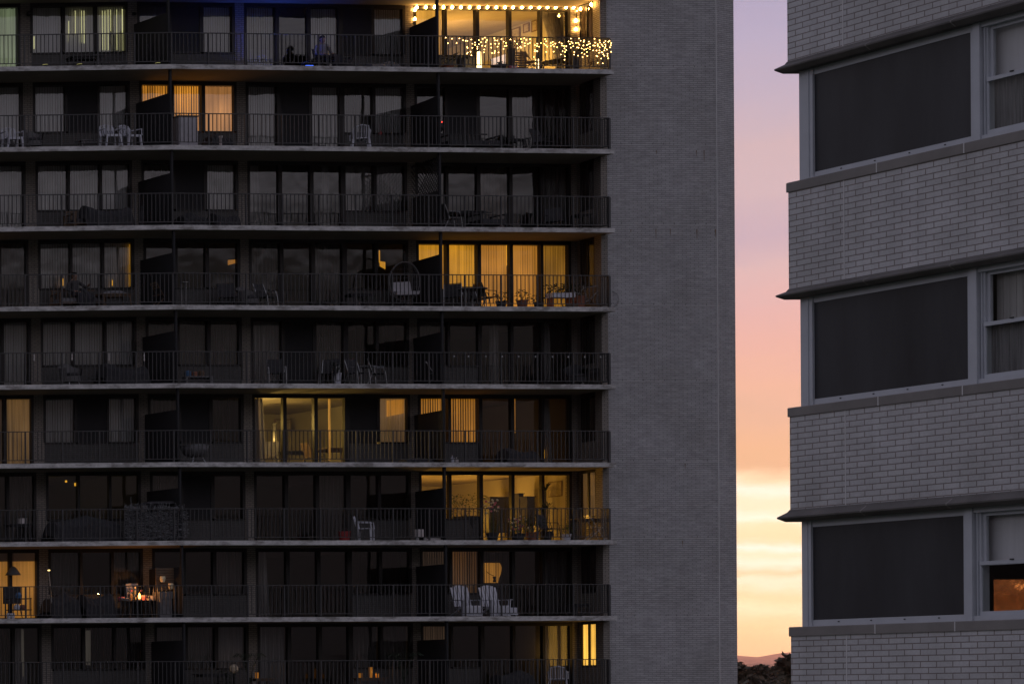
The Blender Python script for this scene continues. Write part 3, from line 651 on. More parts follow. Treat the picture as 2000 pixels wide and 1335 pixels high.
# ---- people -------------------------------------------------------
def person(label, row, px, d, rz, seat, shirt, trousers, arm=0, lean_=.08):
    t = T('person', label, 'person', row, px, d, rz)
    V, E, Rr = [], [], []
    def v(p, r, par=None):
        V.append(p); Rr.append(r); i = len(V) - 1
        if par is not None: E.append((par, i))
        return i
    s = seat
    pel = v((0, 0, s + .11), (.15, .12)); wa = v((0, .02 + lean_ * .3, s + .3), (.135, .1), pel); ch = v((0, .03 + lean_ * .7, s + .48), (.155, .11), wa); up = v((0, .03 + lean_, s + .57), (.12, .09), ch)
    nk = v((0, .015 + lean_, s + .65), (.055, .055), up); jw = v((0, -.015 + lean_, s + .71), (.062, .07), nk); hd = v((0, 0 + lean_, s + .79), (.076, .095), jw); tp = v((0, .01 + lean_, s + .865), (.06, .075), hd)
    v((0, -.115 + lean_, s + .765), (.014, .014), jw)                     # nose
    for q in (-1, 1): v((q * .088, .015 + lean_, s + .775), (.014, .024), hd)   # ears
    for q in (-1, 1):
        sh = v((q * .19, .03 + lean_, s + .54), (.062, .06), up)
        if arm and q > 0: el = v((.33, -.12 + lean_, s + .36), (.045, .045), sh); wr = v((.26, -.3, s + .42), (.03, .028), el); dirv = Vector((-.4, -.9, .15))
        else: el = v((q * .27, -.02 + lean_, s + .28), (.045, .045), sh); wr = v((q * .17, -.24, s + .2), (.03, .028), el); dirv = Vector((-q * .45, -.85, -.12))
        dirv.normalize(); side = dirv.cross(Vector((0, 0, 1))).normalized(); P = Vector(V[wr])
        pm = v(tuple(P + dirv * .06), (.036, .018), wr); pk = v(tuple(P + dirv * .09), (.036, .016), pm)
        for k, (off, L_) in enumerate(((-.03, .07), (-.01, .08), (.011, .076), (.031, .06))):
            b = P + dirv * .1 + side * off; f1 = v(tuple(b), (.0095, .0095), pk); f2 = v(tuple(b + dirv * L_ * .55 + Vector((0, 0, -.008))), (.009, .009), f1); v(tuple(b + dirv * L_ * .9 + Vector((0, 0, -.03))), (.008, .008), f2)
        th = v(tuple(P + dirv * .05 - side * .045 * q), (.011, .011), pm); v(tuple(P + dirv * .09 - side * .055 * q + Vector((0, 0, -.015))), (.009, .009), th)
        hp = v((q * .1, -.03, s + .09), (.098, .09), pel); kn = v((q * .14, -.43, s + .1), (.062, .062), hp); an = v((q * .14, -.46, .09), (.038, .04), kn); hl = v((q * .14, -.47, .045), (.04, .04), an); v((q * .15, -.6, .035), (.04, .03), hl)
    me = bpy.data.meshes.new('body'); me.from_pydata(V, E, []); me.update()
    o = bpy.data.objects.new('body', me); COL.objects.link(o); md = o.modifiers.new('Skin', 'SKIN'); md.use_smooth_shade = True
    if not me.skin_vertices: me.skin_vertices.new()
    for i, sv in enumerate(me.skin_vertices[0].data): sv.radius = Rr[i]; sv.use_root = (i == 0)
    o.modifiers.new('Sub', 'SUBSURF').levels = 2
    dg = bpy.context.evaluated_depsgraph_get(); ev = o.evaluated_get(dg); m2 = bpy.data.meshes.new_from_object(ev)
    o.modifiers.clear(); o.data = m2; bpy.data.meshes.remove(me); o.parent = t; m2.materials.clear()
    for mm in (M['skin'], shirt, trousers, M['black_metal']): m2.materials.append(mm)
    for p in m2.polygons:
        c = p.center; p.use_smooth = True
        if c.z < .08: k = 3
        elif c.z < s + .2 and c.y < .16 and not (c.z > s + .155 and c.y < -.2 and abs(c.x) < .3): k = 2
        elif c.z > s + .625: k = 0
        elif c.y < -.19 and c.z > s + .14: k = 0
        else: k = 1
        p.material_index = k
    mb = MB(); c0 = (0, .022 + lean_, s + .805)
    mb.lathe([(.084, -.02), (.092, .02), (.086, .06), (.06, .092), (.02, .104)], c0, 14, sy=1.12); mb.ball((-.0, .08 + lean_, s + .78), .075, 10, 6); pt(t, 'hair', mb, M['hair'], True)
    mb = MB()
    for q in (-1, 1): mb.ball((q * .03, -.088 + lean_, s + .795), .011, 6, 4)
    pt(t, 'eyes', mb, M['bead']); mb = MB(); mb.tube([(-.022, -.088 + lean_, s + .735), (0, -.094 + lean_, s + .732), (.022, -.088 + lean_, s + .735)], .006, 5); pt(t, 'mouth', mb, M['terracotta'])
    return t

# ================================================= first balcony row
sconce('dark wall lamp by the greenish lit doorway of the top balcony', 1, 54, 27, 'black_metal', r=.09)
sconce('small round dark wall lamp past the blinds with bright slits on the top balcony', 1, 260, 28, 'black_metal', r=.05)
for k, (px, lb) in enumerate([(88, 'glowing deck light under the first blind pane of the top balcony'), (155, 'glowing deck light under the middle blind pane of the top balcony'), (308, 'glowing deck light behind the top balcony divider beside the reclined chair')]):
    t = T('deck_light', lb, 'light', 1, px, .25, group='deck lights on the top balcony'); mb = MB(); mb.lathe([(.035, 0), (.045, .07), (.09, .085)], seg=10); pt(t, 'base', mb, M['black_metal']); mb = MB(); mb.lathe([(.085, .086), (.08, .1), (.03, .11)], seg=10); pt(t, 'lens', mb, M['deck_light'])
tube_chair('reclined dark sling chair behind the railing of the top balcony', 1, 312, .9, .5, 'black_metal', 'dark_cloth')
table('low dark table under the blinds on the top balcony', 1, 165, 1.2, 0, 1.1, .5, .55, 'black_metal')
pr = person('person in grey shirt sitting on a chair in blue light on the top balcony', 1, 633, 1.0, -.15, .4, M['shirt_grey'], M['trousers'])
tube_chair('dark chair under the seated person on the blue-lit top balcony', 1, 634, 1.15, -.15, 'black_metal', 'dark_cloth')
wicker_tub('dark tub chair beside the seated person on the blue-lit top balcony', 1, 668, 1.2, .4, 'dark_cloth')
table('small low black table beside the blue strip on the top balcony', 1, 607, .8, 0, .5, .4, .33, 'black_metal')
t = T('led_strip', 'glowing blue light strip on the floor beside the seated person', 'light', 1, 598, .5); mb = MB(); mb.box(-.02, .25, -.02, .02, .09, .13); pt(t, 'diffuser', mb, M['blue_led']); mb = MB(); mb.box(-.03, .26, -.03, .03, 0, .09); pt(t, 'housing', mb, M['black_metal'])
t = T('led_floodlight', 'low black floodlight trough casting blue light up from the top balcony floor', 'light', 1, 556, .8); mb = MB(); mb.box(-.3, .3, -.07, .07, 0, .02); mb.box(-.3, .3, -.075, -.06, .021, .14); mb.box(-.3, .3, .06, .075, .021, .1); mb.box(-.3, -.285, -.06, .06, .021, .1); mb.box(.285, .3, -.06, .06, .021, .1); pt(t, 'housing', mb, M['black_metal']); mb = MB(); mb.box(-.27, .27, -.05, .05, .025, .05); pt(t, 'diffuser', mb, M['blue_lens'])
t = T('blue_spot', 'blue uplight by the screen door of the top balcony', 'light', 1, 540, 1.6); mb = MB(); mb.lathe([(.05, .1), (.06, .2)], seg=10); pt(t, 'lens', mb, M['blue_led']); mb = MB(); mb.lathe([(.07, 0), (.06, .1)], seg=10); pt(t, 'housing', mb, M['black_metal'])
covered('low covered bench in front of the last blind pane on the top balcony', 1, 745, 1.3, 1.1, .5, .5, 'grey_cloth', 'covered_bench', 'bench', 4)
# bulb string along the window head
def on_wall(px, row, py, off=.06):
    p, n = win(px, ymid(row)); p = p - n * off; return Vector((p.x, p.y, zat(px, py, p.y)))
st = thing('string_lights', 'string of glowing warm bulbs along the window head of the top balcony', 'string lights', (0, 0, 0))
pxs = [812, 829.5, 846.5, 864, 881, 898, 915, 933, 950, 967, 984, 1000, 1017, 1034, 1051, 1067, 1083, 1103, 1118]
mb = MB(); mb.tube([on_wall(px + dx, 1, 10.5 + (1.5 if dx else 0)) for px in pxs for dx in (0, 8.5)], .008, 4)
mb.tube([on_wall(808, 1, 10), on_wall(807, 1, 24), on_wall(808, 1, 42)], .008, 4); mb.tube([on_wall(1118, 1, 12), on_wall(1124, 1, 20), on_wall(1122, 1, 62)], .008, 4); pt(st, 'cord', mb, M['black_metal'])
for q in [on_wall(px, 1, 15) for px in pxs] + [on_wall(808, 1, 20), on_wall(808, 1, 38), on_wall(1126, 1, 22), on_wall(1122, 1, 41), on_wall(1122, 1, 58)] + [Vector((*(wpt(1127, 1)[0].lerp(C1, .3 + .45 * k) - dr * .1), zat(1150, 13, C1.y + .6))) for k in range(2)]:
    mb = MB(); mb.ball((0, 0, 0), .036, 10, 6, sz=1.25); mb.lathe([(.016, .03), (.016, .07)], seg=6); o = pt(st, 'bulb', mb, M['bulb'], True); o.location = q
ic = thing('icicle_lights', 'curtain of tiny glowing fairy lights hung on the top balcony railing', 'fairy lights', (0, 0, 0))
mb = MB(); wires = MB(); cnt = 0; rest = MB(); px = 869.
rl = lambda px, dz: (lambda q: Vector((q.x, q.y, floor_z(1) + 1.085 - dz)))(on_floor(1, px, .03))
bl = MB(); bl.ball((0, 0, 0), .012, 7, 5); bme = None
pts_ = []
while px < 1192:
    dense = 1.5 if px > 1090 else 1.; nn_ = random.randint(1, 5 if px < 1165 else 6); ln = []; d0 = random.choice((.07, .12, .2, .28))
    for k in range(nn_):
        dz = d0 + k * random.uniform(.1, .14) + random.uniform(-.04, .04); ln.append((px + random.uniform(-2, 2), dz))
    wires.tube([rl(px, 0)] + [rl(*a) for a in ln], .003, 3); pts_ += ln; px += random.uniform(4.4, 8.2) / dense
for k in range(9):
    pts_.append((1190 + random.uniform(-5, 5), .1 + .075 * k))
wires.tube([rl(869, 0), rl(1000, 0), rl(1192, 0)], .005, 4); pt(ic, 'cord', wires, M['black_metal'])
for k, (px, dz) in enumerate(pts_):
    q = rl(px, dz)
    if k % 2 == 0 and cnt < 100:
        cnt += 1
        if bme is None: o = bl.build('bulb', M['fairy'], ic); bme = o.data
        else: o = bpy.data.objects.new('bulb', bme); COL.objects.link(o); o.parent = ic
        o.location = q
    else: rest.ball(tuple(q), .012, 7, 5)
tag(rest.build('far_bulbs', M['fairy'], ic), kind='stuff')
# furnishings of the party-lit balcony
t = T('column_lamp', 'tall glowing column lamp on the fairy-lit top balcony', 'lamp', 1, 936, 1.45); mb = MB(); mb.lathe([(.12, 0), (.12, .04)], seg=14); pt(t, 'base', mb, M['black_metal']); mb = MB(); mb.lathe([(.075, .04), (.085, .08), (.075, .3), (.06, .9)], seg=14); pt(t, 'lamp_shade', mb, M['lamp_white'], True)
t = T('floor_lamp', 'narrow glowing lamp by the curtained pane of the top balcony', 'lamp', 1, 1049, 1.6); mb = MB(); mb.lathe([(.1, 0), (.1, .03), (.015, .035), (.015, .3)], seg=10); pt(t, 'base', mb, M['black_metal']); mb = MB(); mb.lathe([(.045, .3), (.05, .34), (.05, .7)], seg=12); pt(t, 'lamp_shade', mb, M['lamp_white'])
t = T('display_screen', 'bright pale screen behind the planter on the fairy-lit top balcony', 'screen', 1, 977, 2.6, .25); mb = MB(); mb.hexa([(-.38, 0, .62), (.38, 0, .62), (.38, .03, .62), (-.38, .03, .62)], [(-.38, 0, .92), (.38, 0, 1.16), (.38, .03, 1.16), (-.38, .03, .92)]); pt(t, 'screen', mb, M['tv']); mb = MB(); mb.box(-.41, .41, .031, .06, .58, .92); mb.box(-.2, .2, -.05, .2, 0, .02); mb.box(-.03, .03, .04, .06, 0, .6); pt(t, 'casing', mb, M['black_metal'])
potted('dark planter with spiky leaves before the pale screen on the top balcony', 1, 975, .45, .5, 'spike', .22, .2, n=16)
potted('tall dark plant in a slim pot by the divider of the fairy-lit balcony', 1, 899, .5, .62, 'bush', .1, .42, n=50, spread=.22)
potted('low bushy plant beside the divider pole on the fairy-lit balcony', 1, 874, .6, .5, 'bush', .18, .2, 'terracotta', n=60, spread=.2)
folding_chair('open folding chair beside the glowing lamp on the fairy-lit balcony', 1, 1035, 1.0, .5, 'wood'); folding_chair('open folding chair nearest the pale end wall on the fairy-lit balcony', 1, 1163, .9, -.4, 'wood')
table('dark round folding table on the fairy-lit top balcony', 1, 1092, .9, 0, 1.05, 1.05, .48, 'black_metal', rnd=True)
t = T('slatted_crate', 'upright slatted wooden crate behind the fairy lights', 'crate', 1, 1008, 1.1); mb = MB()
for k in range(9): mb.box(-.25, .25, -.16, -.145, .04 + k * .085, .095 + k * .085)
for x in (-.25, .22): mb.box(x, x + .03, -.143, .16, 0, .82)
pt(t, 'slats', mb, M['wood'])
t = T('gift_box', 'small striped pink and white box on the fairy-lit balcony floor', 'box', 1, 1002, .25); mb = MB()
for k in range(5): mb.box(-.13 + k * .052, -.13 + (k + .96) * .052, -.05, .05, 0, .13, k % 2)
mb.build('carton', [M['pink_flower'], M['paper']], t)
potted('hanging bushy plant on the railing among the fairy lights', 1, 1122, .25, 1.0, 'bush', .16, .62, n=90, spread=.36); potted('bushy plant at the middle of the fairy-lit railing', 1, 998, .3, 1.02, 'bush', .13, .72, n=60, spread=.22)
# pictures on the far wall of the lit room (hang on the wall)
p4, n4 = wpt(1113, 1); pw = (p4 + wpt(1127, 1)[0]) / 2 + n4 * .22 - dr * .056
for k, (px0, px1, y0, y1) in enumerate([(1000, 1017, 52, 92), (1023, 1035, 44, 62), (1039, 1051, 38, 60)]):
    def ywall(px): return pw.x / ray(px, 50)[0]
    a, b = ywall(px0), ywall(px1); zc0, zc1 = zat(px1, y1, b), zat(px1, y0, b)
    t = thing('picture_frame', ['tall framed picture on the wall of the brightly lit top room', 'middle framed picture on the wall of the brightly lit top room', 'framed picture nearest the window in the brightly lit top room'][k], 'picture', (pw.x - .01, (a + b) / 2, zc0), 0, 'framed pictures in the lit top room')
    w = abs(a - b) / 2; h = zc1 - zc0; mb = MB(); mb.box(-.03, 0, -w, w, 0, .04); mb.box(-.03, 0, -w, w, h - .04, h); mb.box(-.03, 0, -w, -w + .04, .04, h - .04); mb.box(-.03, 0, w - .04, w, .04, h - .04); pt(t, 'frame', mb, M['wood']); mb = MB(); mb.box(-.012, -.002, -w + .04, w - .04, .04, h - .04); pt(t, 'print', mb, M['picture'])

# ================================================= second row
g2 = 'white plastic armchairs on the balconies'
m0 = monobloc('white plastic armchair at the dim doorway end of the second balcony row', 2, 24, .7, 0, group=g2)
place(m0, 'white plastic armchair behind the screen door of the second balcony row', 2, 216, .45, 0, 0, g2); place(m0, 'white plastic armchair beside the divider with lit orange blinds', 2, 254, .55, .25, 0, g2)
place(m0, 'white plastic armchair with its back turned below the last blind pane of the second row', 2, 704, .8, 2.6, 0, g2)
wicker_tub('dark round chair under the first blind of the second balcony row', 2, 62, .9, .2)
potted('thin-leaved pot plant under the blinds of the second balcony row', 2, 76, 1.3, .75, 'stalk', .12, .2, n=10, spread=.2)
table('low slatted bench along the wall of the second balcony row', 2, 178, 1.2, 0, .9, .4, .42, 'grey_cloth', name='bench')
t = T('storage_cabinet', 'pale upright storage cabinet in front of the lit orange blinds', 'cabinet', 2, 360, .75); mb = MB(); mb.box(-.34, .34, -.2, .2, .04, 1.08); pt(t, 'body', mb, M['cushion']); mb = MB(); mb.box(-.37, .37, -.23, .22, 1.08, 1.12); pt(t, 'lid', mb, M['dark_cloth']); mb = MB(); mb.box(-.31, -.01, -.215, -.2, .1, 1.02); mb.box(.01, .31, -.215, -.2, .1, 1.02); pt(t, 'door', mb, M['cushion'])
covered('covered barbecue before the lit blinds of the second balcony row', 2, 424, 1.0, .8, .55, .62, 'dark_cloth', 'covered_barbecue', 'barbecue', 2)
t = T('pedestal', 'pale turned pedestal beside the covered barbecue', 'pedestal', 2, 431, .4); mb = MB(); mb.lathe([(.1, 0), (.1, .03), (.04, .08), (.035, .3), (.06, .36), (.06, .4)], seg=12); pt(t, 'column', mb, M['paper'])
t = T('barbecue_grill', 'dark kettle barbecue with a tiny red light by the second row divider', 'barbecue', 2, 848, .9); mb = MB(); mb.lathe([(.06, .62), (.22, .7), (.27, .82), (.27, .86)], seg=16); pt(t, 'bowl', mb, M['black_metal']); mb = MB(); mb.lathe([(.275, .865), (.24, .98), (.12, 1.05), (.02, 1.07)], seg=16); pt(t, 'lid', mb, M['black_metal'])
for k in range(3):
    a = k * 2.09; mb = MB(); mb.tube([(.12 * math.cos(a), .12 * math.sin(a), .68), (.26 * math.cos(a), .26 * math.sin(a), 0)], .013, 5); pt(t, 'leg', mb, M['grey_metal'])
mb = MB(); mb.ball((.05, -.29, 1.0), .022, 6, 4); pt(t, 'indicator', mb, M['red_led'])
sofa('long low sofa beside the dark glazing of the second balcony row', 2, 915, 1.0, 0, 1.9, 'black_metal', 'dark_cloth'); table('small dark side table near the end of the second row', 2, 1000, 1.0, 0, .7, .4, .5, 'black_metal')
tube_chair('dark chair by the curtained pane of the second balcony row', 2, 1060, 1.0, .3, 'black_metal', 'dark_cloth')
t = T('red_lantern', 'tiny red ornament hung by the last blind of the second row', 'ornament', 2, 743, 1.5, 0, .72); mb = MB(); mb.lathe([(.02, 0), (.05, .03), (.05, .1), (.02, .13)], seg=8); mb.tube([(0, 0, .13), (0, 0, .3)], .006, 4); pt(t, 'body', mb, M['red'])
# ================================================= third row
sofa('dark sofa under the reddish blind on the third balcony row', 3, 165, 1.2, 0, 1.0); covered('dark covered heap beside the sofa on the third balcony row', 3, 205, .9, 1.6, .7, .85, 'dark_cloth', seed=3)
covered('dark covered furniture under the pale blind on the third row', 3, 372, 1.0, .9, .6, .6, 'dark_cloth', seed=5); covered('black lumpy cover near the brick pier on the third balcony row', 3, 435, 1.1, .9, .6, .6, 'dark_cloth', seed=6)
table('dark patio table by the brown curtain on the third row', 3, 905, 1.0, 0, 1.1, .7, .68, 'dark_cloth'); tube_chair('patio chair at the table on the third balcony row', 3, 880, .8, 1.3, 'grey_metal', 'grey_cloth'); sofa('dark blue bench by the brown curtain on the third row', 3, 950, 1.0, 0, .9, 'black_metal', 'dark_cloth')
tube_chair('dark chair near the end wall of the third balcony row', 3, 1085, 1.1, -.5, 'black_metal', 'dark_cloth'); table('small dark table near the end wall on the third row', 3, 1135, .8, 0, .5, .4, .6, 'black_metal')
t = T('water_bottle', 'slim dark bottle standing on the third balcony row', 'bottle', 3, 277, .5); mb = MB(); mb.lathe([(.05, 0), (.05, .5), (.02, .6), (.02, .75)], seg=10); pt(t, 'body', mb, M['dark_cloth'])
# ================================================= fourth row
sofa('wooden sofa under the seated person on the fourth balcony row', 4, 152, 1.25, 0, 1.5, 'wood', 'grey_cloth')
person('person in dark clothes sitting on the sofa of the fourth balcony row', 4, 149, 1.15, .1, .42, M['shirt_dark'], M['trousers'], 1)
covered('plump dark beanbag beside the seated person on the fourth row', 4, 164, .95, .55, .5, .75, 'dark_cloth', 'beanbag', 'beanbag', 8)
t = table('slatted coffee table with a curved cover on the fourth row', 4, 222, .8, 0, 1.05, .55, .48, 'wood'); mb = MB(); mb.lathe([(.45, .48), (.42, .53), (.25, .6), (.02, .62)], seg=18, sy=.55); pt(t, 'cover', mb, M['grey_cloth'], True)
folding_chair('wooden folding chair standing sideways by the fourth row divider', 4, 312, .8, 1.5, 'wood'); 
t = T('plant_stand', 'thin metal plant stand beside the divider on the fourth row', 'stand', 4, 359, .5); mb = MB(); mb.box(-.1, .1, -.1, .1, .83, .85); pt(t, 'top', mb, M['grey_metal'])
for s in (-1, 1):
    mb = MB(); mb.tube([(s * .07, 0, 0), (s * .09, 0, .83)], .01, 5); pt(t, 'leg', mb, M['grey_metal'])
tube_chair('black patio chair near the dim glazing on the fourth row', 4, 446, 1.0, -.3, 'black_metal', 'dark_cloth'); wicker_tub('grey tub chair beside the pier on the fourth balcony row', 4, 485, 1.0, .2)
tube_chair('dark chair at the dim door of the fourth balcony row', 4, 520, 1.0, .3, 'grey_metal', 'dark_cloth'); table('low dark table beside the dim doors of the fourth row', 4, 700, 1.0, 0, .8, .5, .55, 'dark_cloth')
potted('tangled dark plant below the dim windows of the fourth row', 4, 716, .9, .62, 'stalk', .16, .25, n=16, spread=.35)
# egg chair
t = T('hanging_egg_chair', 'hanging wicker egg chair with pale cushion on the fourth row', 'chair', 4, 794, .85, -.15); mb = MB()
for k in range(15):
    a = math.pi * (k / 14) + math.pi * .0; r_ = .5
    mb.tube([(r_ * math.cos(math.pi + a * 1.) * math.sin(u) * 1., .1 + .42 * math.sin(a) * math.sin(u), .98 - .68 * math.cos(u)) for u in [math.pi * q / 12 for q in range(13)]], .008, 4)
for q in range(1, 12):
    u = math.pi * q / 12; mb.tube([(.5 * math.cos(math.pi + math.pi * k / 12) * math.sin(u), .1 + .42 * math.sin(math.pi * k / 12) * math.sin(u), .98 - .68 * math.cos(u)) for k in range(13)], .007, 4)
mb.tube([(.5 * math.sin(2 * math.pi * q / 28), .1, .98 - .68 * math.cos(2 * math.pi * q / 28)) for q in range(28)], .022, 6, closed=True); pt(t, 'basket', mb, M['wicker'])
mb = MB(); mb.tube([(.2, .5, .03), (.3, .6, .8), (.3, .62, 1.5), (.2, .5, 1.95), (.05, .2, 2.05), (0, .1, 1.98), (0, .1, 1.66)], .025, 7); mb.lathe([(.45, 0), (.45, .03)], (.15, .35, 0), 18); pt(t, 'stand', mb, M['black_metal'])
mb = MB(); mb.hexa([(-.36, -.1, .5), (.36, -.1, .5), (.33, .36, .55), (-.33, .36, .55)], [(-.38, -.12, .62), (.38, -.12, .62), (.35, .36, .66), (-.35, .36, .66)]); mb.hexa([(-.3, .28, .64), (.34, .28, .66), (.34, .42, .66), (-.3, .42, .64)], [(-.2, .38, 1.0), (.34, .38, 1.02), (.34, .46, 1.02), (-.2, .46, 1.0)]); pt(t, 'cushion', mb, M['cushion'])
t4 = table('round dark dining table in front of the golden blinds', 4, 915, .95, 0, 1.1, .9, .72, 'grey_cloth', 'grey_metal', rnd=True)
tube_chair('metal chair at the dark table before the golden blinds', 4, 884, .75, -.7, 'grey_metal', 'dark_cloth'); tube_chair('metal chair tucked behind the dark table before the golden blinds', 4, 926, 1.35, 0, 'grey_metal', 'dark_cloth')
tube_chair('tilted patio chair turned sideways before the golden blinds', 4, 951, .8, 1.35, 'black_metal', 'wood')
potted('pot plant with a curly stem before the golden blinds', 4, 979, .3, .55, 'bush', .16, .22, n=46, spread=.17); potted('middle pot plant with a tall twig before the golden blinds', 4, 1020, .3, .62, 'bush', .17, .26, 'terracotta', n=50, spread=.17); potted('small dark pot plant by the third golden pane', 4, 1052, .3, .45, 'bush', .15, .2, n=46, spread=.16)
t = T('planter_trough', 'long raised planter trough of dark foliage before the last golden blind', 'planter', 4, 1094, .8); mb = MB(); mb.box(-.42, .42, -.16, .16, .42, .58); pt(t, 'trough', mb, M['white_pot'])
for s in (-1, 1): mb = MB(); mb.box(s * .36 - .03, s * .36 + .03, -.12, .12, 0, .42); pt(t, 'leg', mb, M['terracotta'])
mb = MB()
for k in range(150): mb.leaf((random.uniform(-.5, .45), random.uniform(-.18, .18), random.uniform(.56, .86)), (random.uniform(-1, 1), random.uniform(-1, 1), random.uniform(-.2, 1)), .14, .03)
pt(t, 'foliage', mb, M['leaf_dark'])
t = T('bicycle', 'bicycle with drop frame leaning at the end wall of the fourth row', 'bicycle', 4, 1152, .75, -.55); 
def ring(c, r_, k=22): return [(c[0] + r_ * math.cos(6.2832 * q / k), c[1], c[2] + r_ * math.sin(6.2832 * q / k)) for q in range(k)]
for x in (-.48, .5):
    mb = MB(); mb.tube(ring((x, 0, .33), .32), .018, 5, closed=True)
    for q in range(9): a = 6.2832 * q / 9; mb.tube([(x, 0, .33), (x + .31 * math.cos(a), 0, .33 + .31 * math.sin(a))], .003, 3)
    pt(t, 'wheel', mb, M['grey_metal'])
mb = MB()
for a, b in [((-.48, 0, .33), (-.05, 0, .3)), ((-.48, 0, .33), (-.17, 0, .78)), ((-.05, 0, .3), (-.2, 0, .86)), ((-.05, 0, .3), (.34, 0, .76)), ((-.18, 0, .78), (.32, 0, .82)), ((.32, 0, .88), (.5, 0, .33))]: mb.tube([a, b], .018, 6)
pt(t, 'frame', mb, M['grey_metal']); mb = MB(); mb.hexa([(-.34, -.06, .87), (-.1, -.02, .87), (-.1, .02, .87), (-.34, .06, .87)], [(-.34, -.07, .91), (-.08, -.02, .9), (-.08, .02, .9), (-.34, .07, .91)]); pt(t, 'saddle', mb, M['black_metal'])
mb = MB(); mb.tube([(.25, -.24, .98), (.34, -.2, 1.), (.31, 0, .96), (.34, .2, 1.), (.25, .24, .98)], .014, 6); mb.tube([(.31, 0, .87), (.31, 0, .96)], .014, 6); pt(t, 'handlebar', mb, M['black_metal'])
mb = MB(); mb.tube(ring((-.05, -.03, .3), .09, 14), .012, 4, closed=True); mb.tube([(-.05, -.05, .3), (.1, -.05, .22)], .012, 4); pt(t, 'crank', mb, M['black_metal'])
potted('leafy plant on a box beside the bicycle on the fourth row', 4, 1132, .9, .95, 'bush', .18, .5, 'terracotta', 'leaf_dark', 80, spread=.3)
t = T('wooden_crate', 'flat wooden crate on the floor beside the bicycle', 'crate', 4, 1112, .3); mb = MB(); mb.box(-.22, .22, -.12, .12, 0, .06); mb.box(-.22, .22, -.12, -.1, .06, .14); pt(t, 'body', mb, M['wood'])
# ================================================= fifth row
wicker_tub('round wicker tub chair in front of the blinds on the fifth row', 5, 138, .75, .2); covered('long dark covered sofa under the blinds of the fifth row', 5, 238, 1.0, 1.5, .8, .82, 'dark_cloth', 'covered_sofa', 'sofa', 9)
t = T('low_shelf', 'low stone-coloured shelf with jars behind the fifth row railing', 'shelf', 5, 384, .6); mb = MB(); mb.box(-.46, .5, -.14, .14, .26, .3); mb.box(-.46, -.4, -.13, .13, 0, .26); mb.box(.44, .5, -.13, .13, 0, .26); mb.box(-.4, .44, .1, .13, 0, .26); pt(t, 'frame', mb, M['grey_cloth'])
for k, (x, h, m, lb) in enumerate([(-.3, .2, 'blue_plastic', 'blue tub on the low shelf of the fifth row'), (-.06, .16, 'terracotta', 'small clay pot in the middle of the low shelf'), (.16, .2, 'wood', 'squat brown jar near the end of the low shelf')]):
    p = t.location + Vector((x, 0, .302)); o = thing('jar', lb, 'jar', p, 0, 'jars on the low shelf of the fifth row'); mb = MB(); mb.lathe([(.09, 0), (.1, h * .7), (.07, h), (.06, h)], seg=12); pt(o, 'body', mb, M[m])
g5 = 'metal chairs of the fifth row table set'
b1 = tube_chair('grey metal chair standing alone by the screen door of the fifth row', 5, 540, .6, -.5, 'grey_metal', 'dark_cloth', g5); place(b1, 'grey metal chair beside the white pot on the fifth row', 5, 643, .55, -.9, 0, g5); place(b1, 'grey metal chair in front of the round table on the fifth row', 5, 699, .45, .15, 0, g5); place(b1, 'grey metal chair past the round table on the fifth row', 5, 738, .6, .9, 0, g5)
table('round glass-topped table among metal chairs on the fifth row', 5, 708, 1.0, 0, .85, .85, .7, 'grey_cloth', 'grey_metal', rnd=True)
potted('dark plant in a tall white pot on the fifth row', 5, 659, .5, .82, 'bush', .12, .42, 'white_pot', n=60, spread=.16)
t = T('small_flag', 'small striped red and white card standing on the fifth row table', 'card', 5, 685, 1.0, 0, .7); mb = MB()
for k in range(5): mb.box(-.1 + k * .04, -.1 + (k + 1) * .04, 0, .01, .08, .2 + .02 * k, k % 2)
mb.box(-.06, .06, -.03, .03, 0, .08, 0); mb.build('card', [M['red'], M['paper']], t)
folding_chair('folded pale chair leaning behind the divider of the fifth row', 5, 848, .8, .8, 'grey_metal'); wicker_tub('black armchair by the last curtain of the fifth row', 5, 1124, .9, -.6, 'dark_cloth'); table('dark side table with armchair at the end of the fifth row', 5, 1150, .7, 0, .4, .4, .62, 'black_metal')
t = thing('string_lights', 'string of small unlit clear bulbs under the fifth row handrail', 'string lights', (0, 0, 0)); mb = MB(); bx = [887, 915, 949, 981, 1013, 1046, 1079, 1110, 1142, 1173]; rl5 = lambda px, dz: (lambda q: Vector((q.x, q.y, floor_z(5) + 1.06 - dz)))(on_floor(5, px, .02)); mb.tube([rl5(px + dx, .06 if dx == 0 else .02) for px in bx for dx in (0, 15)], .005, 4); pt(t, 'cord', mb, M['black_metal'])
for px in bx: mb = MB(); mb.ball((0, 0, 0), .028, 8, 6, sz=1.3); o = pt(t, 'bulb', mb, M['bead'], True); o.location = rl5(px, .12)
for k, (px, h) in enumerate([(67, .25), (141, .25), (213, .28), (282, .3)]):
    t = T('bird_ornament', ['hanging pale ornament nearest the dim doorway on the fifth row railing', 'hanging pale ornament above the wicker chair on the fifth row railing', 'hanging pale ornament above the covered sofa on the fifth row railing', 'hanging pale ornament beside the fifth row divider'][k], 'ornament', 5, px, .03, 0, 1.05 - h, 'pale ornaments on the fifth row railing'); mb = MB(); mb.lathe([(.005, 0), (.022, .05), (.012, .14), (.02, .2), (.004, h)], seg=8); pt(t, 'body', mb, M['paper'])
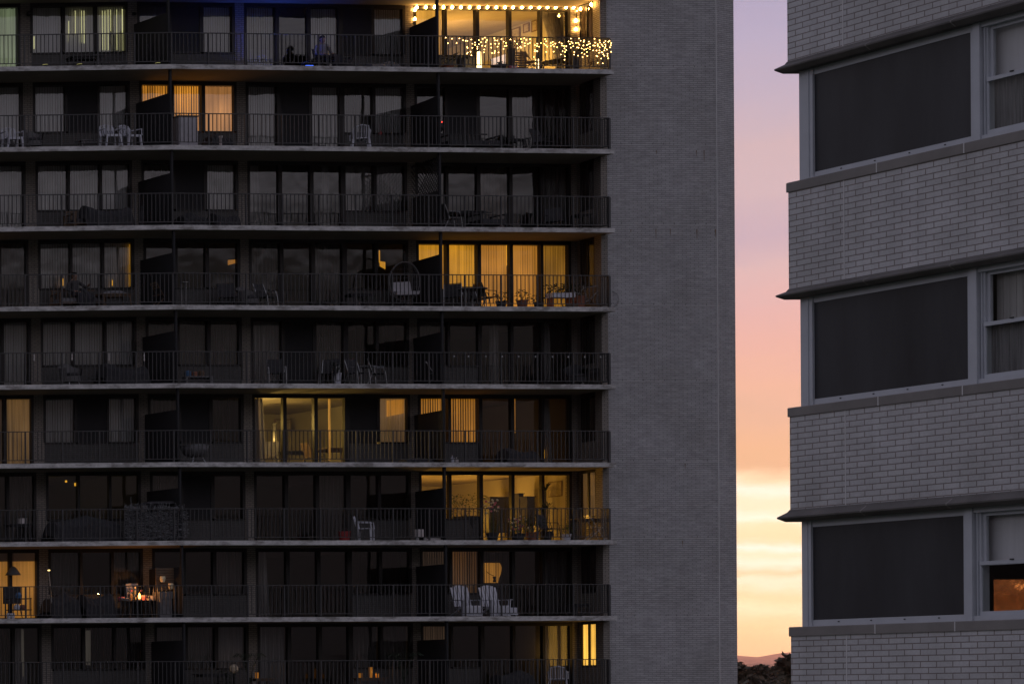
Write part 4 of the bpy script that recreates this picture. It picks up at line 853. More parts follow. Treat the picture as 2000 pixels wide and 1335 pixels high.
# ================================================= sixth row
sconce('white globe wall lamp on the pier of the sixth row', 6, 812, 815, 'white_plastic', 'grey_metal', .08)
t = T('hammock_chair', 'round bowl-shaped fabric chair on the sixth balcony row', 'chair', 6, 380, .7); mb = MB(); mb.lathe([(.03, .22), (.25, .26), (.38, .42), (.43, .62), (.42, .62), (.36, .44), (.2, .3)], seg=18); pt(t, 'bowl', mb, M['grey_cloth'], True)
for k in range(4): a = .785 + 1.571 * k; mb = MB(); mb.tube([(.2 * math.cos(a), .2 * math.sin(a), .26), (.34 * math.cos(a), .34 * math.sin(a), 0)], .013, 5); pt(t, 'leg', mb, M['grey_metal'])
mb = MB(); mb.tube([(.43 * math.cos(q * .3142), .43 * math.sin(q * .3142), .62) for q in range(20)], .014, 5, closed=True); pt(t, 'rim', mb, M['grey_metal'])
tube_chair('metal armchair seen through the lit glazing of the sixth row', 6, 524, 2.6, 2.8, 'grey_metal', 'cushion'); tube_chair('high-backed wooden dining chair in the lit sixth row room', 6, 612, 2.7, 1.4, 'wood', 'wood'); table('dark dining table with pale runner in the lit sixth row room', 6, 655, 3.0, 0, 1.2, .8, .74, 'wood'); table('dark cabinet table in the lit sixth row room', 6, 580, 4.2, 0, 1.1, .5, .75, 'black_metal')
p6, n6 = wpt(553, 6)
for k, (px, y, w, h) in enumerate([(547, 828, .2, .42), (562, 828, .14, .42)]):
    q = hit(px, 840, p6 + n6 * 5.9, dr); t = thing('picture_frame', ['dark framed picture on the far wall of the lit sixth row room', 'narrow framed picture beside the dark one in the sixth row room'][k], 'picture', (q.x, q.y, zat(px, y + 12, q.y)), A); mb = MB(); mb.box(-w, w, 0, .03, 0, h); pt(t, 'frame', mb, M['wood']); mb = MB(); mb.box(-w + .04, w - .04, -.006, 0, .04, h - .04); pt(t, 'print', mb, M['picture'])
t = T('floor_vase', 'tall dark narrow post lamp in the lit sixth row room', 'lamp', 6, 537, 4.6); mb = MB(); mb.lathe([(.12, 0), (.12, .03), (.06, .05), (.06, 1.75), (.08, 1.8)], seg=10); pt(t, 'column', mb, M['dark_cloth'])
covered('dark covered bundle on the floor at the sixth row pier', 6, 812, .5, 1.0, .4, .2, 'dark_cloth', 'covered_bundle', 'bundle', 11)
for k, (px, h, m) in enumerate([(884, .26, 'white_pot'), (892, .2, 'paper')]):
    t = T('bottle', ['white bottle standing by the divider pole on the sixth row', 'short pale jar beside the white bottle on the sixth row'][k], 'bottle', 6, px, .25); mb = MB(); mb.lathe([(.05, 0), (.055, h * .6), (.02, h * .8), (.02, h)], seg=10); pt(t, 'body', mb, M[m])
covered('dark loveseat under the dim window of the sixth row', 6, 1010, 1.1, 1.2, .6, .6, 'dark_cloth', 'covered_loveseat', 'sofa', 12)
# ================================================= seventh row
t = T('reed_screen', 'bundle of woven grey netting draped over the seventh row railing', 'screen', 7, 303, .16); mb = MB(); rnd = random.Random(3)
for k in range(1500):
    x = rnd.uniform(-1.04, 1.04); top = 1.1 + .07 * math.sin(x * 5) + .05 * math.sin(x * 17 + 1) + .12 * (abs(x) > .5) * (1 - abs(abs(x) - .75) * 3); z = rnd.uniform(.03, top)
    a = rnd.gauss(0, .6); L_ = rnd.uniform(.04, .12); y = rnd.uniform(-.05, .05) + (.1 * rnd.random() if z > 1.05 else 0)
    dx, dz = L_ * math.cos(a), L_ * math.sin(a) * .6
    mb.quad([(x, y, z), (x + dx, y + rnd.uniform(-.02, .02), z + dz), (x + dx, y, z + dz + .014), (x, y, z + .014)])
for k in range(70):
    x = rnd.uniform(-1., 1.); mb.tube([(x, rnd.uniform(-.03, .05), 1.05), (x + rnd.uniform(-.1, .1), rnd.uniform(-.04, .1), rnd.uniform(1.15, 1.32))], .007, 4)
for x, h in ((-.78, 1.5), (.83, 1.42)): mb.tube([(x, 0, .9), (x - .02, 0, h)], .008, 4)
pt(t, 'netting', mb, M['rope']); mb = MB(); mb.box(-.98, .98, .06, .08, .05, 1.0); pt(t, 'backing', mb, M['dark_cloth'])
t = T('parasol_canopy', 'dark folded canopy above the netting screen on the seventh row', 'canopy', 7, 312, .6, 0, 1.28); mb = MB(); mb.hexa([(-.55, -.2, 0), (.5, -.2, .0), (.5, .3, 0), (-.55, .3, 0)], [(-.4, -.15, .09), (.35, -.15, .09), (.35, .2, .09), (-.4, .2, .09)]); pt(t, 'cloth', mb, M['dark_cloth']); mb = MB(); mb.tube([(0, 0, -1.27), (0, 0, 0)], .02, 6); mb.lathe([(.2, -1.28), (.2, -1.22)], seg=12); pt(t, 'pole', mb, M['black_metal'])
covered('large dark covered dining set on the seventh row', 7, 160, .9, 2.3, .9, .95, 'dark_cloth', 'covered_dining_set', 'covered furniture', 14)
table('small dark table by the seventh row doorway', 7, 36, .9, 0, .75, .5, .66, 'dark_cloth'); 
t = T('white_box', 'small white box on the small dark table of the seventh row', 'box', 7, 44, .9, 0, .662); mb = MB(); mb.box(-.1, .1, -.08, .08, 0, .17); mb.box(-.105, .105, -.085, .085, .17, .19); pt(t, 'carton', mb, M['paper'])
monobloc('white plastic armchair standing alone on the seventh row', 7, 713, .55, .75, group=g2)
t = T('bucket', 'dark red bucket on the floor of the seventh row', 'bucket', 7, 673, .9); mb = MB(); mb.lathe([(.14, 0), (.18, .34), (.19, .34), (.19, .36), (.17, .36), (.16, .3)], seg=14); pt(t, 'body', mb, M['red']); mb = MB(); mb.tube([(.18 * math.cos(a), 0, .34 + .12 * math.sin(a)) for a in [math.pi * q / 8 for q in range(9)]], .006, 4); pt(t, 'handle', mb, M['grey_metal'])
t = T('toolbox', 'small white tool case on wheels by the seventh row pier', 'case', 7, 819, .5); mb = MB(); mb.box(-.1, .1, -.08, .08, .12, .4); pt(t, 'case', mb, M['paper'])
for s in (-1, 1): mb = MB(); mb.tube([(s * .14, -.1, .06), (s * .14, -.07, .06)], .055, 10); pt(t, 'wheel', mb, M['grey_metal'])
t = T('tray', 'flat white tray behind the seventh row divider', 'tray', 7, 848, .5); mb = MB(); mb.box(-.24, .24, -.14, .14, 0, .05); mb.box(-.26, .26, -.16, -.14, .0, .09); mb.box(-.26, .26, .14, .16, 0, .09); pt(t, 'body', mb, M['paper'])
potted('tall spiky indoor palm silhouetted in the yellow seventh row room', 7, 1066, 1.0, 2.1, 'dracaena', .2, .35, n=40)
potted('pink and cream flowering plant before the yellow seventh row window', 7, 962, .9, 1.35, 'stalk', .18, .3, 'pot', 'leaf', 16, spread=.3, flowers=True)
potted('leafy green plants on the sill of the yellow seventh row window', 7, 907, 2.2, 1.72, 'bush', .4, .95, 'pot', 'leaf', 240, spread=.62)
potted('leafy plant low behind the railing by the yellow seventh row door', 7, 1040, .6, .85, 'bush', .2, .3, 'terracotta', 'leaf', 90, spread=.34); potted('small bushy plant by the yellow seventh row curtain edge', 7, 1105, .9, .6, 'bush', .16, .25, 'white_pot', 'leaf', 60, spread=.22)
potted('creeping plant with pale blooms at the yellow seventh row door', 7, 1012, .6, .75, 'bush', .2, .25, 'pot', 'leaf', 70, spread=.3, flowers=True)
tube_chair('black metal chair amid plants before the yellow seventh row room', 7, 1072, .5, .4, 'black_metal', 'dark_cloth'); table('wooden table by the end wall of the seventh row', 7, 1143, .9, 0, .95, .5, .78, 'wood'); 
f7 = folding_chair('folded white metal chair leaning by the end wall of the seventh row', 7, 1160, .45, 1.2, 'grey_metal')
p7, n7 = wpt(1113, 7); pw7 = (p7 + wpt(1127, 7)[0]) / 2 + n7 * .22 - dr * .056; ya = pw7.x / ray(1072, 950)[0]; yb = pw7.x / ray(1099, 950)[0]; z0, z1 = zat(1099, 968, yb), zat(1099, 938, yb)
t = thing('picture_frame', 'square greenish painting on the wall of the yellow seventh row room', 'picture', (pw7.x - .01, (ya + yb) / 2, z0)); w = abs(ya - yb) / 2; h = z1 - z0; mb = MB(); mb.box(-.02, 0, -w, w, 0, h); pt(t, 'frame', mb, M['wood']); mb = MB(); mb.box(-.026, -.02, -w + .03, w - .03, .03, h - .03); pt(t, 'print', mb, M['picture'])
for k, (px, dd, z, w, h, lb) in enumerate([(981, 4.6, .55, .95, 1.25, 'large dark wall cabinet inside the yellow seventh row room'), (1018, 3.6, .9, .17, .95, 'tall dark speaker silhouette in the yellow seventh row room'), (1037, 3.0, .7, .3, 1.0, 'dark carved screen in the yellow seventh row room')]):
    q = on_floor(7, px, 1.9); q = hit(px, 960, Vector((q.x, q.y)) + nr * (dd - 1.9), dr)
    t = thing('dark_cabinet', lb, 'cabinet', (q.x, q.y, floor_z(7)), A); mb = MB(); mb.box(-w / 2, w / 2, 0, .3, z, z + h); mb.box(-w / 2 - .03, w / 2 + .03, -.02, .32, z + h, z + h + .03); pt(t, 'case', mb, M['dark_cloth']); mb = MB(); mb.box(-w / 2 + .03, -w / 2 + .08, .05, .25, 0, z); mb.box(w / 2 - .08, w / 2 - .03, .05, .25, 0, z); pt(t, 'leg', mb, M['dark_cloth'])
# ================================================= eighth row
t = T('lampshade', 'grey conical lampshade hanging before the buff lit window', 'lamp', 8, 26, 1.65, 0, 1.55); mb = MB(); mb.lathe([(.24, 0), (.2, .08), (.09, .26), (.03, .3)], seg=16); pt(t, 'shade', mb, M['grey_cloth'], True); mb = MB(); mb.tube([(0, 0, .3), (0, 0, ceil_z(8) - floor_z(8) - 1.56)], .01, 5); pt(t, 'cord', mb, M['black_metal'])
t = T('serving_trolley', 'two-tier dark trolley loaded with jars before the buff lit window', 'trolley', 8, 36, .7); mb = MB(); mb.box(-.35, .35, -.2, .2, .3, .33); mb.box(-.35, .35, -.2, .2, .68, .71); pt(t, 'shelf', mb, M['dark_cloth'])
for s in (-1, 1):
    for y in (-.18, .18): mb = MB(); mb.tube([(s * .33, y, 0), (s * .33, y, .72)], .014, 5); pt(t, 'leg', mb, M['black_metal'])
for k, (x, z, h, m, lb) in enumerate([(.0, .712, .2, 'blue_plastic', 'bluish watering jug on the top of the dark trolley'), (-.05, .332, .18, 'white_pot', 'white jar on the lower shelf of the dark trolley'), (.14, .332, .16, 'terracotta', 'reddish pot on the lower shelf of the dark trolley')]):
    o = thing('jar', lb, 'jar', t.location + Vector((x, 0, z)), 0, 'jars on the dark trolley'); mb = MB(); mb.lathe([(.08, 0), (.1, h * .5), (.06, h), (.05, h)], seg=12); pt(o, 'body', mb, M[m])
t = T('easel_board', 'dark board standing before the buff lit window', 'board', 8, 24, 1.4); mb = MB(); mb.box(-.3, .3, 0, .03, .55, 1.15); pt(t, 'panel', mb, M['dark_cloth'])
for s in (-1, 1): mb = MB(); mb.tube([(s * .22, .0, .55), (s * .3, -.1, 0)], .014, 5); pt(t, 'leg', mb, M['wood'])
for k, (px, h) in enumerate([(17, .2), (25, .2)]):
    t = T('white_crock', ['pale crock on the floor under the trolley of the eighth row', 'second pale crock standing under the trolley beside a twin'][k], 'crock', 8, px, .35); mb = MB(); mb.lathe([(.05, 0), (.065, h * .6), (.055, h)], seg=10); pt(t, 'body', mb, M['white_pot'])
t = T('garden_torch', 'slim garden torch with a tiny warm light on the eighth row', 'torch', 8, 96, .6, 0); mb = MB(); mb.tube([(.12, 0, 0), (.06, 0, .9), (0, 0, 1.62)], .016, 6); mb.lathe([(.12, 0), (.12, .03)], (.12, 0, 0), 12); pt(t, 'pole', mb, M['grey_metal']); mb = MB(); mb.ball((0, 0, 1.66), .045, 8, 6, sz=.5); pt(t, 'light', mb, M['tip'])
covered('dark covered armchair on the eighth row beside the torch', 8, 118, .9, 1.0, .8, .92, 'dark_cloth', 'covered_armchair', 'covered furniture', 17); covered('dark covered armchair between the torch and the candle table', 8, 185, .9, 1.0, .8, .9, 'dark_cloth', 'covered_armchair', 'covered furniture', 19)
t8 = table('round table carrying a candle and dishes on the eighth row', 8, 268, .8, 0, 1.15, .8, .6, 'wood', rnd=True)
t = T('candle', 'burning candle flame on the cluttered eighth row table', 'candle', 8, 272.5, .6, 0, .602); mb = MB(); mb.lathe([(.05, 0), (.05, .06)], seg=12); pt(t, 'wax', mb, M['cream_flower']); mb = MB(); mb.lathe([(.018, .062), (.055, .11), (.042, .17), (.005, .26)], seg=10); pt(t, 'flame', mb, M['flame'], True)
for k, (px, d, w, h, m, lb) in enumerate([(243, .75, .1, .07, 'paper', 'pale cup nearest the torch side of the candle table'), (282, .8, .07, .1, 'pink_flower', 'pink cup just beside the candle flame'), (291, .7, .05, .05, 'paper', 'small pale dish at the rim of the candle table'), (255, .9, .06, .16, 'wood', 'brown bottle behind the candle flame'), (247, .6, .12, .05, 'paper', 'wide pale bowl in front of the brown bottle on the candle table'), (279, 1.0, .1, .14, 'paper', 'tall pale jar behind the pink cup on the candle table'), (298, .85, .09, .12, 'paper', 'pale mug nearest the square box on the candle table'), (237, .9, .08, .1, 'pink_flower', 'pink beaker at the covered armchair side of the candle table')]):
    t = T('cup', lb, 'cup', 8, px, d, 0, .602, 'cups and dishes on the candle table'); mb = MB(); w *= 1.5; h *= 1.4; mb.lathe([(w * .6, 0), (w, h), (w * .9, h), (w * .55, .02)], seg=12); pt(t, 'body', mb, M[m])
potted('pink flowering plant above the candle table', 8, 267, 1.15, 1.0, 'bush', .12, .66, 'pot', 'leaf', 40, spread=.2, flowers=True)
t = T('art_panel', 'pale square panel leaning behind the candle table', 'panel', 8, 261, 1.4); mb = MB(); mb.hexa([(-.2, 0, .62), (.2, 0, .62), (.2, .03, .62), (-.2, .03, .62)], [(-.2, .1, 1.22), (.2, .1, 1.22), (.2, .13, 1.22), (-.2, .13, 1.22)]); pt(t, 'panel', mb, M['paper'])
for s in (-1, 1): mb = MB(); mb.tube([(s * .16, 0, .64), (s * .18, -.05, 0)], .014, 5); pt(t, 'leg', mb, M['wood'])
t = T('slatted_privacy_screen', 'dark red-brown slatted screen on the eighth row divider', 'screen', 8, 334, .55, 0, 0); mb = MB()
for k in range(9): mb.box(-.5, .42, 0, .02, .95 + k * .085, 1.02 + k * .085)
for x in (-.48, .4): mb.box(x, x + .04, .021, .05, 0, 1.72)
pt(t, 'slats', mb, M['wood'])
for k, (px, z, lb) in enumerate([(318, 1.22, 'round pale pot hung on the dark slatted screen'), (334, .98, 'small pale pot low on the dark slatted screen')]):
    o = T('wall_pot', lb, 'pot', 8, px, .48, 0, z, 'pots on the dark slatted screen'); mb = MB(); mb.lathe([(.06, 0), (.09, .12), (.075, .2), (.06, .2)], seg=12); pt(o, 'body', mb, M['cream_flower'])
t = T('cushion_box', 'pale square box beside the candle table', 'box', 8, 318, .7); mb = MB(); mb.box(-.2, .2, -.2, .2, 0, .88); mb.box(-.22, .22, -.22, .22, .66, .9); pt(t, 'box', mb, M['grey_cloth'])
g8 = 'white slatted lounge chairs on the eighth row'
l1 = lounge('white slatted lounge chair beside the eighth row divider pole', 8, 910, .55, -.12, g8); place(l1, 'white slatted lounge chair beside the white footstool', 8, 965, .55, -.12, 0, g8)
t = T('footstool', 'low white slatted footstool beside a lounge chair', 'footstool', 8, 991, .45, .1); mb = MB()
for k in range(5): mb.box(-.2, .2, -.2 + k * .08, -.13 + k * .08, .28, .305)
mb.box(-.2, .2, -.22, -.2, .05, .29); pt(t, 'top', mb, M['white_plastic'])
for s in (-1, 1):
    for y in (-.17, .17): mb = MB(); mb.box(s * .18 - .015, s * .18 + .015, y - .02, y + .02, 0, .28); pt(t, 'leg', mb, M['white_plastic'])
table('small dark table at the glazing end of the eighth row', 8, 1130, 1.0, 0, .6, .4, .45, 'dark_cloth')
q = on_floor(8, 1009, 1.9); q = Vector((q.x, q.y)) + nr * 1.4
t = thing('light_pattern_panel', 'glowing amber panel standing in for a light pattern behind the eighth row window', 'lamp', (q.x + .3, q.y, 0), A); z0, z1 = zat(1009, 1137, q.y), zat(1009, 1098, q.y)  # added glowing panel imitates a patch of light on the room wall
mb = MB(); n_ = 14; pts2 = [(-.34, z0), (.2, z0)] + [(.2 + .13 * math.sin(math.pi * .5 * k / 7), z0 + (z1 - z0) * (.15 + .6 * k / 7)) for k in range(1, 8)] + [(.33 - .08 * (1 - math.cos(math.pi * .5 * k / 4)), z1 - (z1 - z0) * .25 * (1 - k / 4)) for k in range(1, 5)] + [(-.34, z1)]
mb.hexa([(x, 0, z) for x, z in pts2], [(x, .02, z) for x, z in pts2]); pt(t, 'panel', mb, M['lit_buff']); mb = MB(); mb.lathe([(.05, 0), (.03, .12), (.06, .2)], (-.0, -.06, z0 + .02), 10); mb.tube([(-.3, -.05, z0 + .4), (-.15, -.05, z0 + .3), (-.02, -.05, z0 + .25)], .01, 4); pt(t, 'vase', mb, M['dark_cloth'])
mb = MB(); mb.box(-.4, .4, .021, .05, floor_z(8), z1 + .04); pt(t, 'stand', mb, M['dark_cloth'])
# ================================================= ninth row
potted('tall arching palm behind the ninth row railing near the lamp', 9, 488, .6, 1.35, 'palm', .18, .3, 'pot', 'leaf_dark', spread=.55); potted('spiky dark palm by the ninth row divider', 9, 790, .6, 1.35, 'palm', .18, .3, 'pot', 'leaf_dark', spread=.6)
potted('low dark leafy plant behind the ninth row railing', 9, 442, .7, .8, 'bush', .2, .3, 'pot', 'leaf_dark', 90, spread=.36); table('low cluttered dark table on the ninth row', 9, 412, .8, 0, 1.0, .5, .66, 'dark_cloth')
t = T('lantern', 'brown wicker lantern on the ninth row below the palm', 'lantern', 9, 457, .8, 0, .62); mb = MB(); mb.lathe([(.06, .06), (.13, .14), (.13, .26), (.07, .36)], seg=12); pt(t, 'shade', mb, M['lit_brown']); mb = MB(); mb.lathe([(.2, -.62), (.2, -.58), (.03, -.56), (.03, .06)], seg=10); pt(t, 'stand', mb, M['black_metal'])
for k, (px, h, z, lb) in enumerate([(502, .2, .5, 'glowing amber candle jar below the palm on the ninth row'), (704, .16, .5, 'first small amber candle jar on the ninth row bench'), (724, .36, .5, 'tallest amber candle jar on the ninth row bench'), (737, .14, .5, 'last small amber candle jar on the ninth row bench')]):
    t = T('candle_jar', lb, 'candle', 9, px, .6, 0, z, 'glowing candle jars on the ninth row'); mb = MB(); mb.lathe([(.05, 0), (.055, h)], seg=10); pt(t, 'jar', mb, M['candle']); mb = MB(); mb.lathe([(.06, h + .002), (.06, h + .03)], seg=10); pt(t, 'lid', mb, M['black_metal'])
table('low bench carrying candle jars on the ninth row', 9, 722, .6, 0, 1.1, .35, .5, 'wood', name='bench'); table('low plant bench below the palm on the ninth row', 9, 512, .6, 0, .7, .35, .5, 'wood', name='bench')
monobloc('white plastic armchair turned away behind the ninth row railing', 9, 1090, .9, 2.4, group=g2)
covered('grey covered table in front of the dim ninth row glazing', 9, 1000, 1.0, 1.3, .6, .75, 'dark_cloth', 'covered_table', 'covered furniture', 23)
for row, px, py, lb in [(2, 803, 211, 'small dark wall lamp beside the second row divider'), (5, 808, 668, 'small dark wall lamp beside the fifth row divider'), (7, 812, 967, 'small dark wall lamp beside the yellow seventh row room'), (8, 813, 1114, 'small dark wall lamp beside the eighth row divider'), (9, 817, 1261, 'small dark wall lamp beside the ninth row divider')]:
    sconce(lb, row, px, py, 'black_metal', r=.045)

# ------------------------------------------------------------------ lamps inside the lit rooms
def lamp_at(name, loc, power, col, r):
    l = bpy.data.lights.new(name, 'POINT'); l.energy = power; l.color = col; l.shadow_soft_size = r; o = bpy.data.objects.new(name, l); COL.objects.link(o); o.location = loc
def lamp(name, row, px, dep, h, power, col, r=.12):
    p, n = win(px, ymid(row)); q = p + n * dep; l = bpy.data.lights.new(name, 'POINT'); l.energy = power; l.color = col; l.shadow_soft_size = r
    o = bpy.data.objects.new(name, l); COL.objects.link(o); o.location = (q.x, q.y, floor_z(row) + h)
lamp('room_lamp', 1, 960, 2.2, 1.1, 400, (1, .52, .11)); lamp('room_lamp', 1, 1060, 1.2, .8, 110, (1, .52, .11))
lamp('room_lamp', 7, 900, 2.6, 1.1, 135, (1, .47, .06)); lamp('room_lamp', 7, 1040, 2.8, 1.0, 135, (1, .48, .065))
lamp('room_lamp', 6, 540, 1.6, 1.7, 150, (1, .64, .16)); lamp('room_lamp', 6, 640, 2.6, 1.2, 60, (1, .62, .15)); lamp('room_lamp', 6, 985, 2.5, .8, 5, (1, .5, .13)); lamp('room_lamp', 9, 1100, 1.2, 1.4, 2.0, (1, .55, .15))
lamp('room_lamp', 7, 140, 2.2, 1.9, .8, (1, .72, .25)); lamp('room_lamp', 9, 780, 1.2, 1.5, .5, (1, .55, .15))
q_ = on_floor(8, 272, .6); lamp_at('candle_glow', (q_.x, q_.y, q_.z + .93), 15, (1, .4, .09), .03); pass; q_ = on_floor(9, 502, .6); lamp_at('candle_glow', (q_.x, q_.y, q_.z + .78), 1., (1, .5, .12), .03); q_ = on_floor(9, 730, .6); lamp_at('candle_glow', (q_.x, q_.y, q_.z + .7), .8, (1, .5, .12), .03)

# ------------------------------------------------------------------ pale glazed-brick building, its visible face square to the tower front
YC = 33.0; XR = ray(1541, 600)[0] * YC; XB, YF = XR + 9.0, 16.0     # far corner at (XR, YC); the face runs towards the camera
def rz(px, py): return zat(px, py, YC)
def ry(px, py): return XR / ray(px, py)[0]                          # image column -> Y on the visible face
rb = thing('brick_building', 'pale glazed brick building with dark screened corner windows and stone sills', 'building', (XR, YC, 0))
def rpart(mb, name, m, parent=None, uv=False):
    o = mb.build(name, m, None, uv); o.parent = parent or rb
    if parent is None: o.matrix_parent_inverse = Matrix.Translation(-rb.location)
    return o
M['stone'] = mat('brown_stone', (.2, .187, .178), .8, 0, .14, 2.2, bump=.12); M['hood'] = mat('dark_stone_hood', (.105, .097, .092), .8, 0, .22, 3., bump=.15)
M['frame_paint'] = mat('painted_aluminium', (.43, .45, .49), .5, 0, .06, 4.); M['solar'] = mat('dark_solar_screen', (.031, .032, .036), .42, 0, .42, .55, stretch=(1, 2.4, .5), spec=.25)  # the screen's soft blotches are blurred reflections put into its colour
M['shade'] = mat('window_shade', (.58, .56, .6), .85, 0, .08, 2., stretch=(6, 6, .3)); M['net'] = mat('net_curtain', (.15, .143, .15), .9, 0, .5, 3., stretch=(14, 14, .5)); M['liner'] = mat('dark_liner', (.03, .03, .03), .9)
M['blind_r'] = cloth_mat('pleated_blind', (.36, .34, .34), var=.22, stripe=16.)
def tint_screen():
    m = bpy.data.materials.new('amber_dirty_pane'); m.use_nodes = True; nt = m.node_tree; L = nt.links; nt.nodes.remove(nt.nodes['Principled BSDF']); t = node(nt, 'ShaderNodeBsdfTransparent'); L.new(t.outputs[0], nt.nodes['Material Output'].inputs['Surface'])
    tc = node(nt, 'ShaderNodeTexCoord'); n = node(nt, 'ShaderNodeTexNoise', inp={'Scale': 5., 'Detail': 6., 'Roughness': .7}); L.new(tc.outputs['Object'], n.inputs['Vector'])
    r = ramp(nt, [(.38, (.07, .028, .013)), (.57, (.11, .042, .018)), (.62, (.3, .12, .045)), (.7, (.85, .4, .15))]); L.new(n.outputs['Fac'], r.inputs['Fac']); L.new(r.outputs['Color'], t.inputs['Color']); return m
M['amber_pane'] = tint_screen()
INS = .073
hoods = [(121, 133.5, 143.5), (564.5, 576, 584.5), (995, 1010, 1018.5)]
sills = [(357, 376), (796, 814), (1223.5, 1242)]
hz = [tuple(rz(1541, y) for y in h) for h in hoods]; sz = [tuple(rz(1541, y) for y in s) for s in sills]
bands = [(hz[0][0], rz(1541, -330)), (hz[1][0], sz[0][1]), (hz[2][0], sz[1][1]), (0., sz[2][1])]
for z0, z1 in bands:
    mb = MB(); mb.box(XR, XB, YF, YC, z0, z1); rpart(mb, 'brick_wall', M['glazed_brick'], uv=True)
    yj = ry(1649, 500); mb = MB(); mb.box(XR - .003, XR + .05, yj - .006, yj + .006, max(z0, 3), z1 - .002); rpart(mb, 'sealant_joint', M['joint'])
def loft(mb, prof, m=0):
    rings = []
    for o, z in prof: rings.append([(XR - o, YF - o, z), (XR - o, YC + o, z), (XB + o, YC + o, z), (XB + o, YF - o, z)])
    for a, b in zip(rings, rings[1:]):
        for k in range(4): mb.quad([a[k], a[(k + 1) % 4], b[(k + 1) % 4], b[k]], m)
    mb.quad(rings[0][::-1]); mb.quad(rings[-1])
for i, ((zt, zn, zb), (s1, s0)) in enumerate(zip(hz, sz)):
    mb = MB(); loft(mb, [(-.3, zb), (.03, zb), (.085, zn - .012), (.087, zn + .006), (.02, zt - .03), (.004, zt), (-.3, zt)]); rpart(mb, 'drip_hood', M['hood'])
    mb = MB(); loft(mb, [(-.3, s0), (.012, s0), (.014, s0 + .01), (.014, s1 - .008), (.006, s1), (-.3, s1)]); rpart(mb, 'stone_sill', M['stone'])
    for px in ((1714, 1885), (1717, 1882), (1711, 1867))[i]:
        y = ry(px, sills[i][0] - 60); mb = MB(); mb.box(XR - .0155, XR, y - .006, y + .006, s0 + .002, s1 - .004); rpart(mb, 'mortar_joint', M['joint'])
    for px in ((1705, 1872), (1701, 1870), (1695, 1863))[i]:
        y = ry(px, hoods[i][2] - 40); mb = MB(); d = .008
        for (o0, z0), (o1, z1) in zip([(.03, zb), (.085, zn - .012), (.087, zn + .006)], [(.085, zn - .012), (.087, zn + .006), (.02, zt - .03)]):
            mb.hexa([(XR - o0 - .002, y - d, z0), (XR - o0 - .002, y + d, z0), (XR - o0 + .01, y + d, z0 + .004), (XR - o0 + .01, y - d, z0 + .004)], [(XR - o1 - .002, y - d, z1), (XR - o1 - .002, y + d, z1), (XR - o1 + .01, y + d, z1 + .004), (XR - o1 + .01, y - d, z1 + .004)])
        rpart(mb, 'mortar_joint', M['stone'])
    # window band
    z0, z1 = s1, zb; X = XR + INS; Yc = YC - INS; ym = [(60 + 348) / 2, (540 + 770) / 2, (1000 + 1205) / 2][i]
    yA = lambda px: X / ray(px, ym)[0]
    pxs = [(1588, 1895.5, 1904, 1917, 1925), (1587.5, 1889.5, 1897, 1911, 1919), (1585, 1881.5, 1889, 1902, 1911)][i]
    yg0, yg1, ymu, yw0, yw1 = [yA(p) for p in pxs]
    FW = .045
    # corner post and screened picture window
    fr = MB(); fr.box(X, X + .12, yg0 + .0, Yc, z0, z1)
    fr.box(X + .012, X + .1, yg1, yg0, z1 - .075, z1); fr.box(X + .012, X + .1, yg1, yg0, z0, z0 + .075)
    fr.box(X - .008, X + .0, yA(1580.5 - i), yA(1578 - i), z0 + .0, z1 - .002); fr.box(X - .006, X, yg0, yg0 + .03, z0 + .06, z1 - .06)
    fo = rpart(fr, 'picture_window', M['frame_paint'])
    mb = MB(); mb.box(X + .02, X + .04, yg1, yg0, z0 + .075, z1 - .075); rpart(mb, 'dark_screen', M['solar'], fo)
    for k in range(4):
        y = yg0 + (yg1 - yg0) * (.18 + .22 * k); mb = MB(); mb.box(X + .006, X + .012, y - .009, y + .009, z0 + .042, z0 + .053); rpart(mb, 'clip', M['liner'], fo)
    # sash window
    ye = yA(2330); fr = MB(); fr.box(X + .004, X + .12, ymu, yg1, z0, z1); fr.box(X - .02, X + .12, yw0, ymu, z0, z1)
    fr.box(X - .004, X + .12, ye, yw0, z0, z0 + .055); fr.box(X - .004, X + .12, ye, yw0, z1 - .055, z1); fr.box(X + .03, X + .12, yw1, yw0, z0 + .055, z1 - .055); fr.box(X - .004, X + .12, ye - .1, ye, z0, z1); fr.box(X + .012, X + .03, (yw0 + yw1) / 2 - .006, (yw0 + yw1) / 2 + .006, z0 + .055, z1 - .055)
    fo = rpart(fr, 'sash_window', M['frame_paint'])
    zm = z0 + (z1 - z0) * .505; b = .035
    up = MB(); up.box(X + .055, X + .085, ye, yw1, z1 - .095, z1 - .055); up.box(X + .055, X + .085, yw1 - .032, yw1, zm, z1 - .095); up.box(X + .055, X + .085, ye, yw1, zm - .012, zm + .02); rpart(up, 'upper_sash', M['frame_paint'], fo)
    lo = MB(); lo.box(X + .02, X + .05, ye, yw1, z0 + .055, z0 + .1); lo.box(X + .02, X + .05, yw1 - .012, yw1, z0 + .1, zm); lo.box(X + .012, X + .05, ye, yw1, zm - .02, zm + .022); rpart(lo, 'lower_sash', M['frame_paint'], fo)
    yl = ry(1962, ym); mb = MB(); mb.box(X - .0, X + .014, yl - .02, yl + .02, zm + .022, zm + .034); rpart(mb, 'latch', M['black_metal'], fo)
    mb = MB(); mb.quad([(X + .07, ye, zm), (X + .07, yw1, zm), (X + .07, yw1, z1 - .09), (X + .07, ye, z1 - .09)]); rpart(mb, 'pane', M['sash_glass'], fo)
    mb = MB(); mb.quad([(X + .035, ye, z0 + .09), (X + .035, yw1, z0 + .09), (X + .035, yw1, zm), (X + .035, ye, zm)]); rpart(mb, 'pane', M['sash_glass'], fo)
    mb = MB()
